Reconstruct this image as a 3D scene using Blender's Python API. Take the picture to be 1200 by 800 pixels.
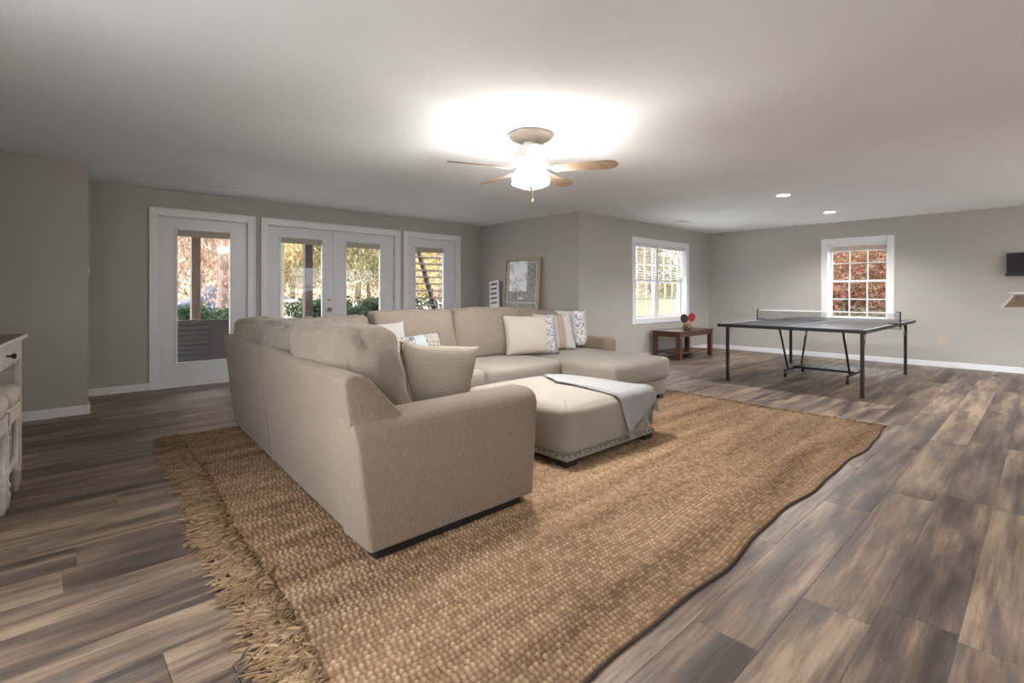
import bpy, bmesh, math, random
import numpy as np
from mathutils import Vector, Matrix, noise

random.seed(7)
rng = np.random.RandomState(7)
for o in list(bpy.data.objects):
    bpy.data.objects.remove(o)
scn = bpy.context.scene
col = scn.collection
R = math.radians
PI = math.pi

# ------------------------------------------------------------------ camera
cam_data = bpy.data.cameras.new('camera')
cam = bpy.data.objects.new('camera', cam_data)
col.objects.link(cam)
cam.location = (0, 0, 1.173)
cam.rotation_euler = (R(90), 0, R(47.04 - 90))
cam_data.sensor_width = 36
cam_data.lens = 17.586
cam_data.shift_y = -56.8 / 1200
cam_data.clip_start = 0.05
scn.camera = cam

# ------------------------------------------------------------------ sky, exposure
world = bpy.data.worlds.new('sky')
scn.world = world
world.use_nodes = True
wn = world.node_tree
bg = wn.nodes['Background']
tc = wn.nodes.new('ShaderNodeTexCoord')
nz = wn.nodes.new('ShaderNodeTexNoise')
nz.inputs['Scale'].default_value = 2.2
nz.inputs['Detail'].default_value = 4
rp = wn.nodes.new('ShaderNodeValToRGB')
rp.color_ramp.elements[0].position = .35
rp.color_ramp.elements[0].color = (.80, .86, .95, 1)
rp.color_ramp.elements[1].position = .65
rp.color_ramp.elements[1].color = (1, .98, .95, 1)
wn.links.new(tc.outputs['Generated'], nz.inputs['Vector'])
wn.links.new(nz.outputs['Fac'], rp.inputs['Fac'])
wn.links.new(rp.outputs['Color'], bg.inputs['Color'])
bg.inputs['Strength'].default_value = 4.8

scn.view_settings.view_transform = 'Standard'
scn.view_settings.look = 'None'
scn.view_settings.exposure = 1.3
scn.view_settings.gamma = 1.0
scn.view_settings.use_curve_mapping = False

FAN_W = 180.0
CAN_W = 44.0
LIGHT_COL = (1.0, .985, .985)


# ------------------------------------------------------------------ material helpers
class NT:
    def __init__(s, name):
        s.m = bpy.data.materials.new(name)
        s.m.use_nodes = True
        s.t = s.m.node_tree
        s.b = s.t.nodes['Principled BSDF']
        s.out = s.t.nodes['Material Output']

    def n(s, kind, **kw):
        nd = s.t.nodes.new('ShaderNode' + kind)
        for k, v in kw.items():
            if hasattr(nd, k) and not k[0].isupper():
                setattr(nd, k, v)
            else:
                nd.inputs[k].default_value = v
        return nd

    def l(s, a, b):
        s.t.links.new(a, b)

    def set(s, **kw):
        for k, v in kw.items():
            s.b.inputs[k.replace('_', ' ')].default_value = v
        return s

    def ramp(s, fac, stops):
        r = s.t.nodes.new('ShaderNodeValToRGB')
        e = r.color_ramp.elements
        while len(e) < len(stops):
            e.new(.5)
        for i, (p, c) in enumerate(stops):
            e[i].position = p
            e[i].color = (*c, 1)
        s.l(fac, r.inputs['Fac'])
        return r.outputs['Color']

    def coords(s, scale=(1, 1, 1), kind='Object', rot=(0, 0, 0)):
        tc = s.t.nodes.new('ShaderNodeTexCoord')
        mp = s.t.nodes.new('ShaderNodeMapping')
        mp.inputs['Scale'].default_value = scale
        mp.inputs['Rotation'].default_value = rot
        s.l(tc.outputs[kind], mp.inputs['Vector'])
        return mp.outputs['Vector']

    def noise(s, vec, scale, detail=4, rough=.55, dist=0):
        n = s.n('TexNoise', Scale=scale, Detail=detail, Roughness=rough, Distortion=dist)
        s.l(vec, n.inputs['Vector'])
        return n.outputs['Fac']

    def mix(s, fac, a, b, mode='MIX'):
        m = s.t.nodes.new('ShaderNodeMix')
        m.data_type = 'RGBA'
        m.blend_type = mode
        for sock, v in ((m.inputs[0], fac), (m.inputs[6], a), (m.inputs[7], b)):
            if hasattr(v, 'is_linked'):
                s.l(v, sock)
            elif isinstance(v, tuple):
                sock.default_value = (*v, 1)
            else:
                sock.default_value = v
        return m.outputs[2]

    def math(s, op, a, b=0.0):
        m = s.t.nodes.new('ShaderNodeMath')
        m.operation = op
        for sock, v in ((m.inputs[0], a), (m.inputs[1], b)):
            if hasattr(v, 'is_linked'):
                s.l(v, sock)
            else:
                sock.default_value = v
        return m.outputs[0]

    def bump(s, h, strength=.3, dist=.01):
        b = s.n('Bump', Strength=strength, Distance=dist)
        s.l(h, b.inputs['Height'])
        s.l(b.outputs['Normal'], s.b.inputs['Normal'])

    def color(s, sock):
        s.l(sock, s.b.inputs['Base Color'])


def plain(name, c, rough=.5, metal=0, var=.06, scale=30, bump=0):
    t = NT(name)
    v = t.coords()
    f = t.noise(v, scale, 3)
    lo = tuple(x * (1 - var) for x in c)
    hi = tuple(min(1, x * (1 + var)) for x in c)
    t.color(t.ramp(f, [(.3, lo), (.7, hi)]))
    t.set(Roughness=rough, Metallic=metal)
    if bump:
        t.bump(f, bump, .002)
    return t.m


def wall_paint(name, c, rough=.75):
    t = NT(name)
    v = t.coords()
    t.color(t.ramp(t.noise(v, .8, 3), [(.3, tuple(x * .97 for x in c)), (.7, tuple(x * 1.03 for x in c))]))
    t.bump(t.noise(v, 180, 2), .08, .002)
    t.set(Roughness=rough)
    return t.m


def fabric(name, c1, c2, weave=420, bump=.5, streak=(1, 1, 1), rough=.95):
    t = NT(name)
    v = t.coords()
    vs = t.coords(streak)
    f1 = t.noise(vs, 120, 5, .7)
    f2 = t.noise(v, 4, 3)
    base = t.ramp(f1, [(.32, c1), (.68, c2)])
    base = t.mix(t.math('MULTIPLY', f2, .25), base, tuple(x * .8 for x in c1))
    t.color(base)
    w1 = t.n('TexWave', wave_type='BANDS', bands_direction='X', Scale=weave / 6.3, Distortion=1.5)
    w2 = t.n('TexWave', wave_type='BANDS', bands_direction='Z', Scale=weave / 6.3, Distortion=1.5)
    w3 = t.n('TexWave', wave_type='BANDS', bands_direction='Y', Scale=weave / 6.3, Distortion=1.5)
    for w in (w1, w2, w3):
        t.l(v, w.inputs['Vector'])
    s = t.math('ADD', t.math('ADD', w1.outputs['Fac'], w2.outputs['Fac']), w3.outputs['Fac'])
    s = t.math('ADD', t.math('MULTIPLY', s, .33), f1)
    t.bump(s, bump, .002)
    t.set(Roughness=rough, Sheen_Weight=.15)
    t.b.inputs['Specular IOR Level'].default_value = .2
    return t.m


def wood(name, dark, light, scale=1.0, rough=.4, axis=(1, 8, 8)):
    t = NT(name)
    v = t.coords(tuple(a * scale for a in axis))
    f = t.noise(v, 3, 6, .6, .4)
    t.color(t.ramp(f, [(.3, dark), (.7, light)]))
    t.bump(f, .08, .003)
    t.set(Roughness=rough)
    return t.m


M = {}
M['wall'] = wall_paint('greige_paint', (.43, .405, .37))
M['ceiling'] = wall_paint('ceiling_paint', (0.847, 0.865, 0.879), .9)
M['trim'] = plain('white_trim_paint', (.78, .78, .79), .35, var=.02)
M['door'] = plain('white_door_paint', (.70, .71, .73), .35, var=.02)
M['brass'] = plain('brass', (.55, .38, .14), .3, 1)
M['bronze'] = plain('dark_bronze', (.06, .05, .045), .35, .8)
M['nickel'] = plain('nickel', (.55, .52, .48), .3, 1)
M['black'] = plain('black_metal', (.005, .005, .0055), .45)
M['black_foot'] = plain('black_foot', (.006, .005, .0045), .55)
M['ivory'] = plain('ivory_plastic', (.50, .43, .31), .4)
M['white_plastic'] = plain('white_plastic', (.8, .8, .78), .4)
M['blind'] = plain('blind_vinyl', (.72, .69, .63), .5)
M['cassette'] = plain('blind_cassette', (.42, .37, .31), .6)
M['linen'] = fabric('sofa_linen', (0.196, 0.147, 0.108), (0.275, 0.212, 0.161), 420, .5, (1, 1, .35))
M['linen_light'] = fabric('seat_linen', (0.235, 0.205, 0.172), (0.310, 0.275, 0.238), 420, .4)
M['linen_cushion'] = fabric('cushion_linen', (0.210, 0.170, 0.132), (0.280, 0.235, 0.192), 420, .4)
M['ottoman'] = fabric('ottoman_fabric', (0.260, 0.230, 0.193), (0.345, 0.313, 0.270), 300, .5)
M['band'] = fabric('ottoman_band', (0.225, 0.206, 0.181), (0.294, 0.274, 0.245), 300, .3)
M['throw'] = fabric('throw_fabric', (0.250, 0.250, 0.248), (0.330, 0.330, 0.328), 260, .6)
M['white_fabric'] = fabric('white_pillow_fabric', (0.383, 0.371, 0.352), (0.474, 0.463, 0.444), 300, .3)
M['beige_pillow'] = fabric('cream_pillow_fabric', (0.357, 0.317, 0.271), (0.438, 0.397, 0.351), 300, .3)
M['piping'] = plain('pale_piping', (.62, .56, .48), .9)
M['light_wood'] = wood('light_wood', (.36, .25, .15), (.55, .41, .27))
M['brown_wood'] = wood('cherry_wood', (0.041, 0.012, 0.006), (0.105, 0.034, 0.014), rough=.3)
M['blade_wood'] = wood('blade_oak', (.20, .135, .085), (.36, .26, .175))
M['post_wood'] = wood('porch_post_wood', (0.060, 0.037, 0.025), (0.120, 0.080, 0.055), axis=(8, 8, 1), rough=.8)
M['stair_wood'] = wood('stair_wood', (0.033, 0.021, 0.018), (0.072, 0.051, 0.042), rough=.8)
M['bark'] = wood('bark', (0.080, 0.060, 0.048), (0.272, 0.232, 0.200), axis=(4, 4, 1), rough=.95)
M['cream_paint'] = wood('distressed_cream_paint', (.40, .36, .30), (.62, .585, .53), scale=.8, rough=.5)
M['cream_worn'] = plain('worn_cream_edge', (.55, .51, .45), .5, var=.15)
M['desk_top'] = wood('dark_grey_top', (.055, .045, .038), (.12, .10, .085), rough=.35)
M['canopy'] = plain('fan_canopy_metal', (.55, .49, .43), .45)
M['fan_white'] = plain('fan_housing_enamel', (.75, .72, .68), .35)
M['stool_fabric'] = fabric('stool_linen', (.42, .37, .32), (.58, .52, .46), 400, .4)


def m_glass():
    t = NT('window_glass')
    tr = t.n('BsdfTransparent', Color=(.96, .97, .97, 1))
    gl = t.n('BsdfGlossy', Color=(1, 1, 1, 1), Roughness=.02)
    lw = t.n('LayerWeight', Blend=.5)
    mx = t.t.nodes.new('ShaderNodeMixShader')
    t.l(t.math('ADD', t.math('MULTIPLY', t.math('POWER', lw.outputs['Facing'], 4.0), .30), .012), mx.inputs[0])
    t.l(tr.outputs[0], mx.inputs[1])
    t.l(gl.outputs[0], mx.inputs[2])
    t.l(mx.outputs[0], t.out.inputs['Surface'])
    return t.m


M['glass'] = m_glass()


def m_emit(name, c, s):
    t = NT(name)
    t.b.inputs['Base Color'].default_value = (.9, .88, .84, 1)
    t.b.inputs['Emission Color'].default_value = (*c, 1)
    t.b.inputs['Emission Strength'].default_value = s
    return t.m


M['lamp_glass'] = m_emit('lit_frosted_shade', (1, .93, .84), 5.0)
def m_shade():
    t = NT('lit_frosted_shade_glass')
    tr = t.n('BsdfTransparent', Color=(1, .99, .97, 1))
    tl = t.n('BsdfTranslucent', Color=(.95, .93, .9, 1))
    em = t.n('Emission', Color=(1, .95, .88, 1), Strength=2.5)
    mx = t.t.nodes.new('ShaderNodeMixShader')
    mx.inputs[0].default_value = .4
    ad = t.t.nodes.new('ShaderNodeAddShader')
    t.l(tr.outputs[0], mx.inputs[1])
    t.l(tl.outputs[0], mx.inputs[2])
    t.l(mx.outputs[0], ad.inputs[0])
    t.l(em.outputs[0], ad.inputs[1])
    t.l(ad.outputs[0], t.out.inputs['Surface'])
    return t.m


M['shade'] = m_shade()
M['can_lens'] = m_emit('lit_downlight_lens', (1, .96, .9), 6.0)


def m_plank():
    t = NT('vinyl_plank')
    oi = t.t.nodes.new('ShaderNodeObjectInfo')
    rnd = oi.outputs['Random']
    tc = t.t.nodes.new('ShaderNodeTexCoord')
    off = t.t.nodes.new('ShaderNodeCombineXYZ')
    t.l(t.math('MULTIPLY', rnd, 91.0), off.inputs[0])
    t.l(t.math('MULTIPLY', rnd, 37.0), off.inputs[1])
    add = t.n('VectorMath', operation='ADD')
    t.l(tc.outputs['Object'], add.inputs[0])
    t.l(off.outputs[0], add.inputs[1])

    def mp(sc):
        m = t.t.nodes.new('ShaderNodeMapping')
        m.inputs['Scale'].default_value = sc
        t.l(add.outputs[0], m.inputs['Vector'])
        return m.outputs['Vector']
    blot = t.noise(mp((.62, 5.0, 1)), 1.9, 5, .6, .2)
    streak = t.noise(mp((.9, 30, 1)), 2.4, 6, .65, .3)
    grain = t.noise(mp((6, 120, 1)), 4, 5, .7)
    lime = t.noise(mp((7, 40, 1)), 5, 5, .75, 1.6)
    f = t.math('ADD', t.math('MULTIPLY', blot, .72), t.math('MULTIPLY', streak, .28))
    f = t.math('ADD', f, t.math('MULTIPLY', t.math('SUBTRACT', rnd, .5), .13))
    c = t.ramp(f, [(.36, (.058, .042, .036)), (.455, (.13, .092, .071)), (.53, (.23, .162, .115)), (.62, (.37, .27, .187))])
    # a cool grey wash in some places of a board
    wash = t.noise(mp((.8, 5, 1)), 2.6, 3, .5, .3)
    wf = t.ramp(wash, [(.52, (0, 0, 0)), (.66, (.5, .5, .5))])
    c = t.mix(wf, c, (.098, .088, .088))
    gf = t.ramp(grain, [(.35, (.78, .78, .78)), (.65, (1.12, 1.12, 1.12))])
    c = t.mix(1.0, c, gf, 'MULTIPLY')
    lf = t.ramp(lime, [(.64, (0, 0, 0)), (.72, (.35, .35, .35))])
    c = t.mix(lf, c, (.44, .40, .36))
    t.color(c)
    t.bump(grain, .12, .001)
    rr = t.ramp(streak, [(.3, (.36, .36, .36)), (.7, (.5, .5, .5))])
    t.l(rr, t.b.inputs['Roughness'])
    return t.m


M['plank'] = m_plank()


def m_jute(name, c1, c2, c3):
    t = NT(name)
    at = t.n('Attribute', attribute_name='yarn_and_gap_shade')
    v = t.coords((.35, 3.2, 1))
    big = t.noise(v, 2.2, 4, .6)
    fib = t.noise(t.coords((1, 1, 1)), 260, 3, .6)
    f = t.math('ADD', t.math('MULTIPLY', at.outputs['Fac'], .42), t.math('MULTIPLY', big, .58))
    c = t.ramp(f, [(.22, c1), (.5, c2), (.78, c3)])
    c = t.mix(1.0, c, t.ramp(fib, [(.3, (.75, .75, .75)), (.7, (1.2, 1.2, 1.2))]), 'MULTIPLY')
    t.color(c)
    t.bump(fib, .4, .002)
    t.set(Roughness=.95)
    t.b.inputs['Specular IOR Level'].default_value = .15
    return t.m


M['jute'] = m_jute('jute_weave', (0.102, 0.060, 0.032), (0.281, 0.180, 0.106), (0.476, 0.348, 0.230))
M['fringe'] = m_jute('jute_fringe', (0.115, 0.068, 0.036), (0.235, 0.150, 0.085), (0.380, 0.270, 0.170))
M['rug_edge'] = plain('rug_edge_shadow', (.035, .022, .014), .9)  # dark tone paints the shadow at the rug's long edges


# ------------------------------------------------------------------ mesh builder
class MB:
    def __init__(s):
        s.v = []
        s.f = []

    def add(s, vs, fs):
        k = len(s.v)
        s.v += [tuple(p) for p in vs]
        s.f += [tuple(i + k for i in f) for f in fs]
        return s

    def box(s, x0, x1, y0, y1, z0, z1):
        v = [(x0, y0, z0), (x1, y0, z0), (x1, y1, z0), (x0, y1, z0), (x0, y0, z1), (x1, y0, z1), (x1, y1, z1), (x0, y1, z1)]
        return s.add(v, [(0, 3, 2, 1), (4, 5, 6, 7), (0, 1, 5, 4), (1, 2, 6, 5), (2, 3, 7, 6), (3, 0, 4, 7)])

    def obox(s, c, ux, uy, uz, hx, hy, hz):
        c, ux, uy, uz = Vector(c), Vector(ux).normalized(), Vector(uy).normalized(), Vector(uz).normalized()
        v = []
        for z in (-1, 1):
            for x, y in ((-1, -1), (1, -1), (1, 1), (-1, 1)):
                v.append(c + ux * hx * x + uy * hy * y + uz * hz * z)
        return s.add(v, [(0, 3, 2, 1), (4, 5, 6, 7), (0, 1, 5, 4), (1, 2, 6, 5), (2, 3, 7, 6), (3, 0, 4, 7)])

    def tube(s, pts, r, n=8, cap=True):
        pts = [Vector(p) for p in pts]
        rs = r if isinstance(r, (list, tuple)) else [r] * len(pts)
        rings = []
        k0 = len(s.v)
        up = None
        for i, p in enumerate(pts):
            d = (pts[min(i + 1, len(pts) - 1)] - pts[max(i - 1, 0)])
            if d.length < 1e-9:
                d = Vector((0, 0, 1))
            d.normalize()
            if up is None:
                up = Vector((0, 0, 1)) if abs(d.z) < .9 else Vector((1, 0, 0))
            a = d.cross(up).normalized()
            b = a.cross(d).normalized()
            up = b
            for j in range(n):
                t = 2 * PI * j / n
                s.v.append(tuple(p + (a * math.cos(t) + b * math.sin(t)) * rs[i]))
        for i in range(len(pts) - 1):
            for j in range(n):
                a0 = k0 + i * n + j
                a1 = k0 + i * n + (j + 1) % n
                s.f.append((a0, a1, a1 + n, a0 + n))
        if cap:
            s.f.append(tuple(k0 + j for j in reversed(range(n))))
            e = k0 + (len(pts) - 1) * n
            s.f.append(tuple(e + j for j in range(n)))
        return s

    def lathe(s, c, prof, n=24, axis='z'):
        k0 = len(s.v)
        for (r, h) in prof:
            for j in range(n):
                t = 2 * PI * j / n
                x, y, z = r * math.cos(t), r * math.sin(t), h
                if axis == 'y':
                    x, y, z = x, z, y
                if axis == 'x':
                    x, y, z = z, x, y
                s.v.append((c[0] + x, c[1] + y, c[2] + z))
        for i in range(len(prof) - 1):
            for j in range(n):
                a0 = k0 + i * n + j
                a1 = k0 + i * n + (j + 1) % n
                s.f.append((a0, a1, a1 + n, a0 + n))
        s.f.append(tuple(k0 + j for j in range(n)))
        e = k0 + (len(prof) - 1) * n
        s.f.append(tuple(e + j for j in range(n)))
        return s

    def prism(s, poly, fn, a, b):
        """poly: 2-D points; fn(p, q, t) -> xyz; extruded from t=a to t=b"""
        n = len(poly)
        v = [fn(p, q, a) for p, q in poly] + [fn(p, q, b) for p, q in poly]
        f = [tuple(range(n)), tuple(range(2 * n - 1, n - 1, -1))]
        f += [(i, (i + 1) % n, (i + 1) % n + n, i + n)[::-1] for i in range(n)]
        return s.add(v, f)

    def build(s, name, mat, parent=None, smooth=False, bevel=0, bseg=2, loc=None, rot=None, edge_angle=40):
        org = Vector(loc) if loc is not None else (parent_world(parent) if parent else Vector((0, 0, 0)))
        me = bpy.data.meshes.new(name)
        if loc is not None and rot is not None:
            vs = s.v
        else:
            vs = [(p[0] - org[0], p[1] - org[1], p[2] - org[2]) for p in s.v]
        me.from_pydata(vs, [], s.f)
        bm = bmesh.new()
        bm.from_mesh(me)
        bmesh.ops.recalc_face_normals(bm, faces=bm.faces)
        if bevel:
            ed = [e for e in bm.edges if len(e.link_faces) == 2 and e.calc_face_angle(0) > .5]
            bmesh.ops.bevel(bm, geom=ed, offset=bevel, segments=bseg, profile=.7, affect='EDGES', clamp_overlap=True)
        bm.to_mesh(me)
        bm.free()
        if smooth:
            me.shade_smooth()
        if bevel and smooth is False:
            pass
        me.materials.append(mat)
        o = bpy.data.objects.new(name, me)
        col.objects.link(o)
        if parent is not None:
            o.parent = parent
            if loc is not None:
                o.location = org - parent_world(parent)
        else:
            o.location = org
        if rot is not None:
            o.rotation_euler = rot
        return o


def parent_world(p):
    v = Vector(p.location)
    q = p.parent
    while q is not None:
        v += Vector(q.location)
        q = q.parent
    return v


def auto_smooth(o, ang=35):
    me = o.data
    me.shade_smooth()
    bm = bmesh.new()
    bm.from_mesh(me)
    for e in bm.edges:
        if len(e.link_faces) == 2 and e.calc_face_angle(0) > R(ang):
            e.smooth = False
    bm.to_mesh(me)
    bm.free()
    return o


def tag(o, label=None, cat=None, group=None, kind=None):
    if label:
        o['label'] = label
    if cat:
        o['category'] = cat
    if group:
        o['group'] = group
    if kind:
        o['kind'] = kind
    return o


def thing(name, loc, label, cat, group=None):
    o = bpy.data.objects.new(name, None)
    o.empty_display_size = .1
    o.location = loc
    col.objects.link(o)
    return tag(o, label, cat, group)


def copy_tree(o, parent=None):
    c = o.copy()
    col.objects.link(c)
    if parent is not None:
        c.parent = parent
    for ch in list(o.children):
        copy_tree(ch, c)
    return c


def struct(o):
    o['kind'] = 'structure'
    return o


def soft_box(x0, x1, y0, y1, z0, z1, r, puff=(0, 0, 0), seg=14, amp=0.0, nscale=3.0, seed=0, slant=(0, 0)):
    """rounded, puffed cushion; returns MB (world coordinates)"""
    c = Vector(((x0 + x1) / 2, (y0 + y1) / 2, (z0 + z1) / 2))
    h = Vector(((x1 - x0) / 2, (y1 - y0) / 2, (z1 - z0) / 2))
    idx = {}
    mb = MB()

    def vert(i, j, k):
        key = (i, j, k)
        if key in idx:
            return idx[key]
        p = Vector((2 * i / seg - 1, 2 * j / seg - 1, 2 * k / seg - 1))
        # denser samples near the edges
        p = Vector([math.sin(q * PI / 2) * .75 + q * .25 for q in p])
        full = Vector((p.x * h.x, p.y * h.y, p.z * h.z))
        core = Vector([max(-(h[a] - r), min(h[a] - r, full[a])) for a in range(3)])
        d = full - core
        if d.length > 1e-9:
            m = max(abs(d[a]) for a in range(3))
            d = d.normalized() * m
        q = core + d
        for a in range(3):
            if abs(p[a]) > .98 or abs(p[a]) > .5:
                o1, o2 = [b for b in range(3) if b != a]
                w = (1 - p[o1] ** 2) * (1 - p[o2] ** 2)
                if abs(p[a]) > .9:
                    q[a] += math.copysign(puff[a] * w, p[a])
        if amp:
            s = q * nscale + Vector((seed * 13.1, seed * 7.7, seed * 3.3))
            nrm = q.normalized()
            q += nrm * amp * noise.noise(s) + nrm * amp * .5 * noise.noise(s * 2.7)
            rdg = 1 - abs(noise.noise(s * 1.6 + Vector((5, 2, 8))))
            q -= nrm * amp * .9 * max(0, rdg - .85) / .15 * .6
        t = (q.z + h.z)
        q.x += slant[0] * t
        q.y += slant[1] * t
        mb.v.append(tuple(c + q))
        idx[key] = len(mb.v) - 1
        return idx[key]

    for a in range(3):
        b, cc = (a + 1) % 3, (a + 2) % 3
        for side in (0, seg):
            for i in range(seg):
                for j in range(seg):
                    q = []
                    for di, dj in ((0, 0), (1, 0), (1, 1), (0, 1)):
                        k = [0, 0, 0]
                        k[a] = side
                        k[b] = i + di
                        k[cc] = j + dj
                        q.append(vert(*k))
                    if side == 0:
                        q.reverse()
                    mb.f.append(tuple(q))
    return mb


def pillow_mb(w, h, t, n=26, seed=0, amp=.008, pinch=.07):
    """pillow in its own frame: x width, z height (z from 0), y thickness"""
    mb = MB()
    idx = {}
    for side in (1, -1):
        for i in range(n + 1):
            for j in range(n + 1):
                u, v = 2 * i / n - 1, 2 * j / n - 1
                edge = i in (0, n) or j in (0, n)
                key = (i, j, 0 if edge else side)
                if key in idx:
                    continue
                x = w / 2 * u * (1 - pinch * (1 - v * v) ** 1 * abs(u) ** 3)
                z = h / 2 * v * (1 - pinch * (1 - u * u) ** 1 * abs(v) ** 3)
                b = max(0, (1 - abs(u) ** 2.6) * (1 - abs(v) ** 2.6)) ** .5
                y = side * t / 2 * b
                s = Vector((x * 7 + seed * 5, y * 3, z * 7 + seed))
                nn = noise.noise(s) + .5 * noise.noise(s * 2.3)
                y += side * amp * nn * min(1, b * 3)
                z += amp * .6 * nn
                idx[key] = len(mb.v)
                mb.v.append((x, y, z + h / 2))
    for side in (1, -1):
        for i in range(n):
            for j in range(n):
                q = []
                for a, b in ((i, j), (i + 1, j), (i + 1, j + 1), (i, j + 1)):
                    edge = a in (0, n) or b in (0, n)
                    q.append(idx[(a, b, 0 if edge else side)])
                if side == 1:
                    q.reverse()
                mb.f.append(tuple(q))
    return mb


# ------------------------------------------------------------------ room shell
CZ = 2.44
XR, YW, XJ, YD, YB, XB = 10.39, 4.97, 6.05, 7.40, 6.37, .30
XL, YF = -.75, -3.0
T = .2


def wall_along_x(name, x0, x1, y0, y1, ops):
    mb = MB()
    xs = x0
    for (a, b, za, zb) in sorted(ops):
        if a > xs:
            mb.box(xs, a, y0, y1, 0, CZ)
        if za > 0:
            mb.box(a, b, y0, y1, 0, za)
        mb.box(a, b, y0, y1, zb, CZ)
        xs = b
    mb.box(xs, x1, y0, y1, 0, CZ)
    return struct(mb.build(name, M['wall']))


def wall_along_y(name, x0, x1, y0, y1, ops):
    mb = MB()
    ys = y0
    for (a, b, za, zb) in sorted(ops):
        if a > ys:
            mb.box(x0, x1, ys, a, 0, CZ)
        if za > 0:
            mb.box(x0, x1, a, b, 0, za)
        mb.box(x0, x1, a, b, zb, CZ)
        ys = b
    mb.box(x0, x1, ys, y1, 0, CZ)
    return struct(mb.build(name, M['wall']))


D1 = (.985, 2.005, 0, 2.13)
D2 = (2.245, 4.24, 0, 2.13)
D3 = (4.475, 5.49, 0, 2.13)
W1 = (7.575, 9.41, .71, 2.07)
W2 = (1.855, 2.755, .71, 2.06)
wall_along_x('wall_back', XB, XJ, YD, YD + T, [D1, D2, D3])
wall_along_x('wall_window_side', XJ, XR + T, YW, YW + T, [W1])
wall_along_y('wall_jog_side', XJ, XJ + T, YW + T, YD + T, [])
wall_along_y('wall_right', XR, XR + T, YF, YW, [W2])
struct(MB().box(XL, XB, YB, YB + T, 0, CZ).box(XB - T, XB, YB + T, YD + T, 0, CZ).build('wall_bump_side', M['wall']))
W3 = (-.6, 2.9, .45, 2.12)  # opening of an unseen window, added to bring daylight from the left
W4 = (6.2, 9.4, .12, 2.12)  # opening of a second unseen window, added as daylight fill
wall_along_y('wall_left', XL - T, XL, YF, YB + T, [W3])
wall_along_x('wall_front', XL - T, XR + T, YF - T, YF, [W4])
struct(MB().box(XL - T, XR + T, YF - T, YD + T, CZ, CZ + .15).build('ceiling', M['ceiling']))

# floor slab and its planks
floor = struct(MB().box(XL - T, XR + T, YF - T, YW + T, -.12, -.004).box(XL - T, XJ + T, YW + T, YD + T, -.12, -.004)
               .build('floor', plain('underlay', (.03, .027, .025), .8)))
PW, PL, Y0 = .22, 1.52, .21
plank_mesh = {}


def plank_mesh_for(L):
    L = round(L, 2)
    if L not in plank_mesh:
        g, c, t = .0005, .0010, .004
        x0, x1, y0, y1 = g, L - g, g, PW - g
        v = [(x0, y0, -t), (x1, y0, -t), (x1, y1, -t), (x0, y1, -t),
             (x0, y0, -c), (x1, y0, -c), (x1, y1, -c), (x0, y1, -c),
             (x0 + c, y0 + c, 0), (x1 - c, y0 + c, 0), (x1 - c, y1 - c, 0), (x0 + c, y1 - c, 0)]
        f = [(0, 1, 5, 4), (1, 2, 6, 5), (2, 3, 7, 6), (3, 0, 4, 7), (4, 5, 9, 8), (5, 6, 10, 9), (6, 7, 11, 10), (7, 4, 8, 11), (8, 9, 10, 11)]
        me = bpy.data.meshes.new('plank')
        me.from_pydata(v, [], f)
        me.materials.append(M['plank'])
        plank_mesh[L] = me
    return plank_mesh[L]


rest = MB()
row = -15
nplank = 0
while Y0 + row * PW < YD:
    y = Y0 + row * PW
    off = (row * .537 + .31 * ((row * row) % 3)) % 1 * PL
    x = 1.90 - 3 * PL - off if row % 2 else XL - off
    xmax = XR if y < YW else XJ
    while x < xmax:
        a, b = max(x, XL), min(x + PL, xmax)
        x += PL
        if b - a < .08:
            continue
        ya, yb = y, min(y + PW, YD)
        if y + PW <= YW + .01 and b - a > .08 and y > -.05 or (y > -.05 and yb < YD):
            o = bpy.data.objects.new('plank', plank_mesh_for(b - a))
            col.objects.link(o)
            o.parent = floor
            o.location = (a, y, 0)
            nplank += 1
        else:
            rest.box(a + .001, b - .001, max(ya, YF) + .001, yb - .001, -.004, 0)
    row += 1
o = rest.build('outer_planks', M['plank'], floor)
o['kind'] = 'stuff'


# baseboards
def board(name, boxes):
    mb = MB()
    for b in boxes:
        x0, x1, y0, y1 = b
        mb.box(x0, x1, y0, y1, 0, .088)
    return struct(mb.build(name, M['trim'], bevel=.004, bseg=1))


bt = .014
board('baseboard_back', [(XB + bt, .905, YD - bt, YD), (2.09, 2.16, YD - bt, YD), (4.33, 4.385, YD - bt, YD), (5.58, XJ, YD - bt, YD)])
board('baseboard_bump', [(XL, XB + bt, YB - bt, YB), (XB, XB + bt, YB, YD - bt)])
board('baseboard_jog', [(XJ - bt, XJ, YW - bt, YD - bt)])
board('baseboard_window_side', [(XJ, XR - bt, YW - bt, YW)])
board('baseboard_right', [(XR - bt, XR, YF, YW - bt)])
board('baseboard_left', [(XL, XL + bt, YF, YB - bt)])


# doors ------------------------------------------------------------
def picture_frame(mb, x0, x1, z0, z1, w, y0, y1, bottom=True):
    mb.box(x0, x0 + w, y0, y1, z0, z1)
    mb.box(x1 - w, x1, y0, y1, z0, z1)
    mb.box(x0 + w, x1 - w, y0, y1, z1 - w, z1)
    if bottom:
        mb.box(x0 + w, x1 - w, y0, y1, z0, z0 + w)
    return mb


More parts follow.
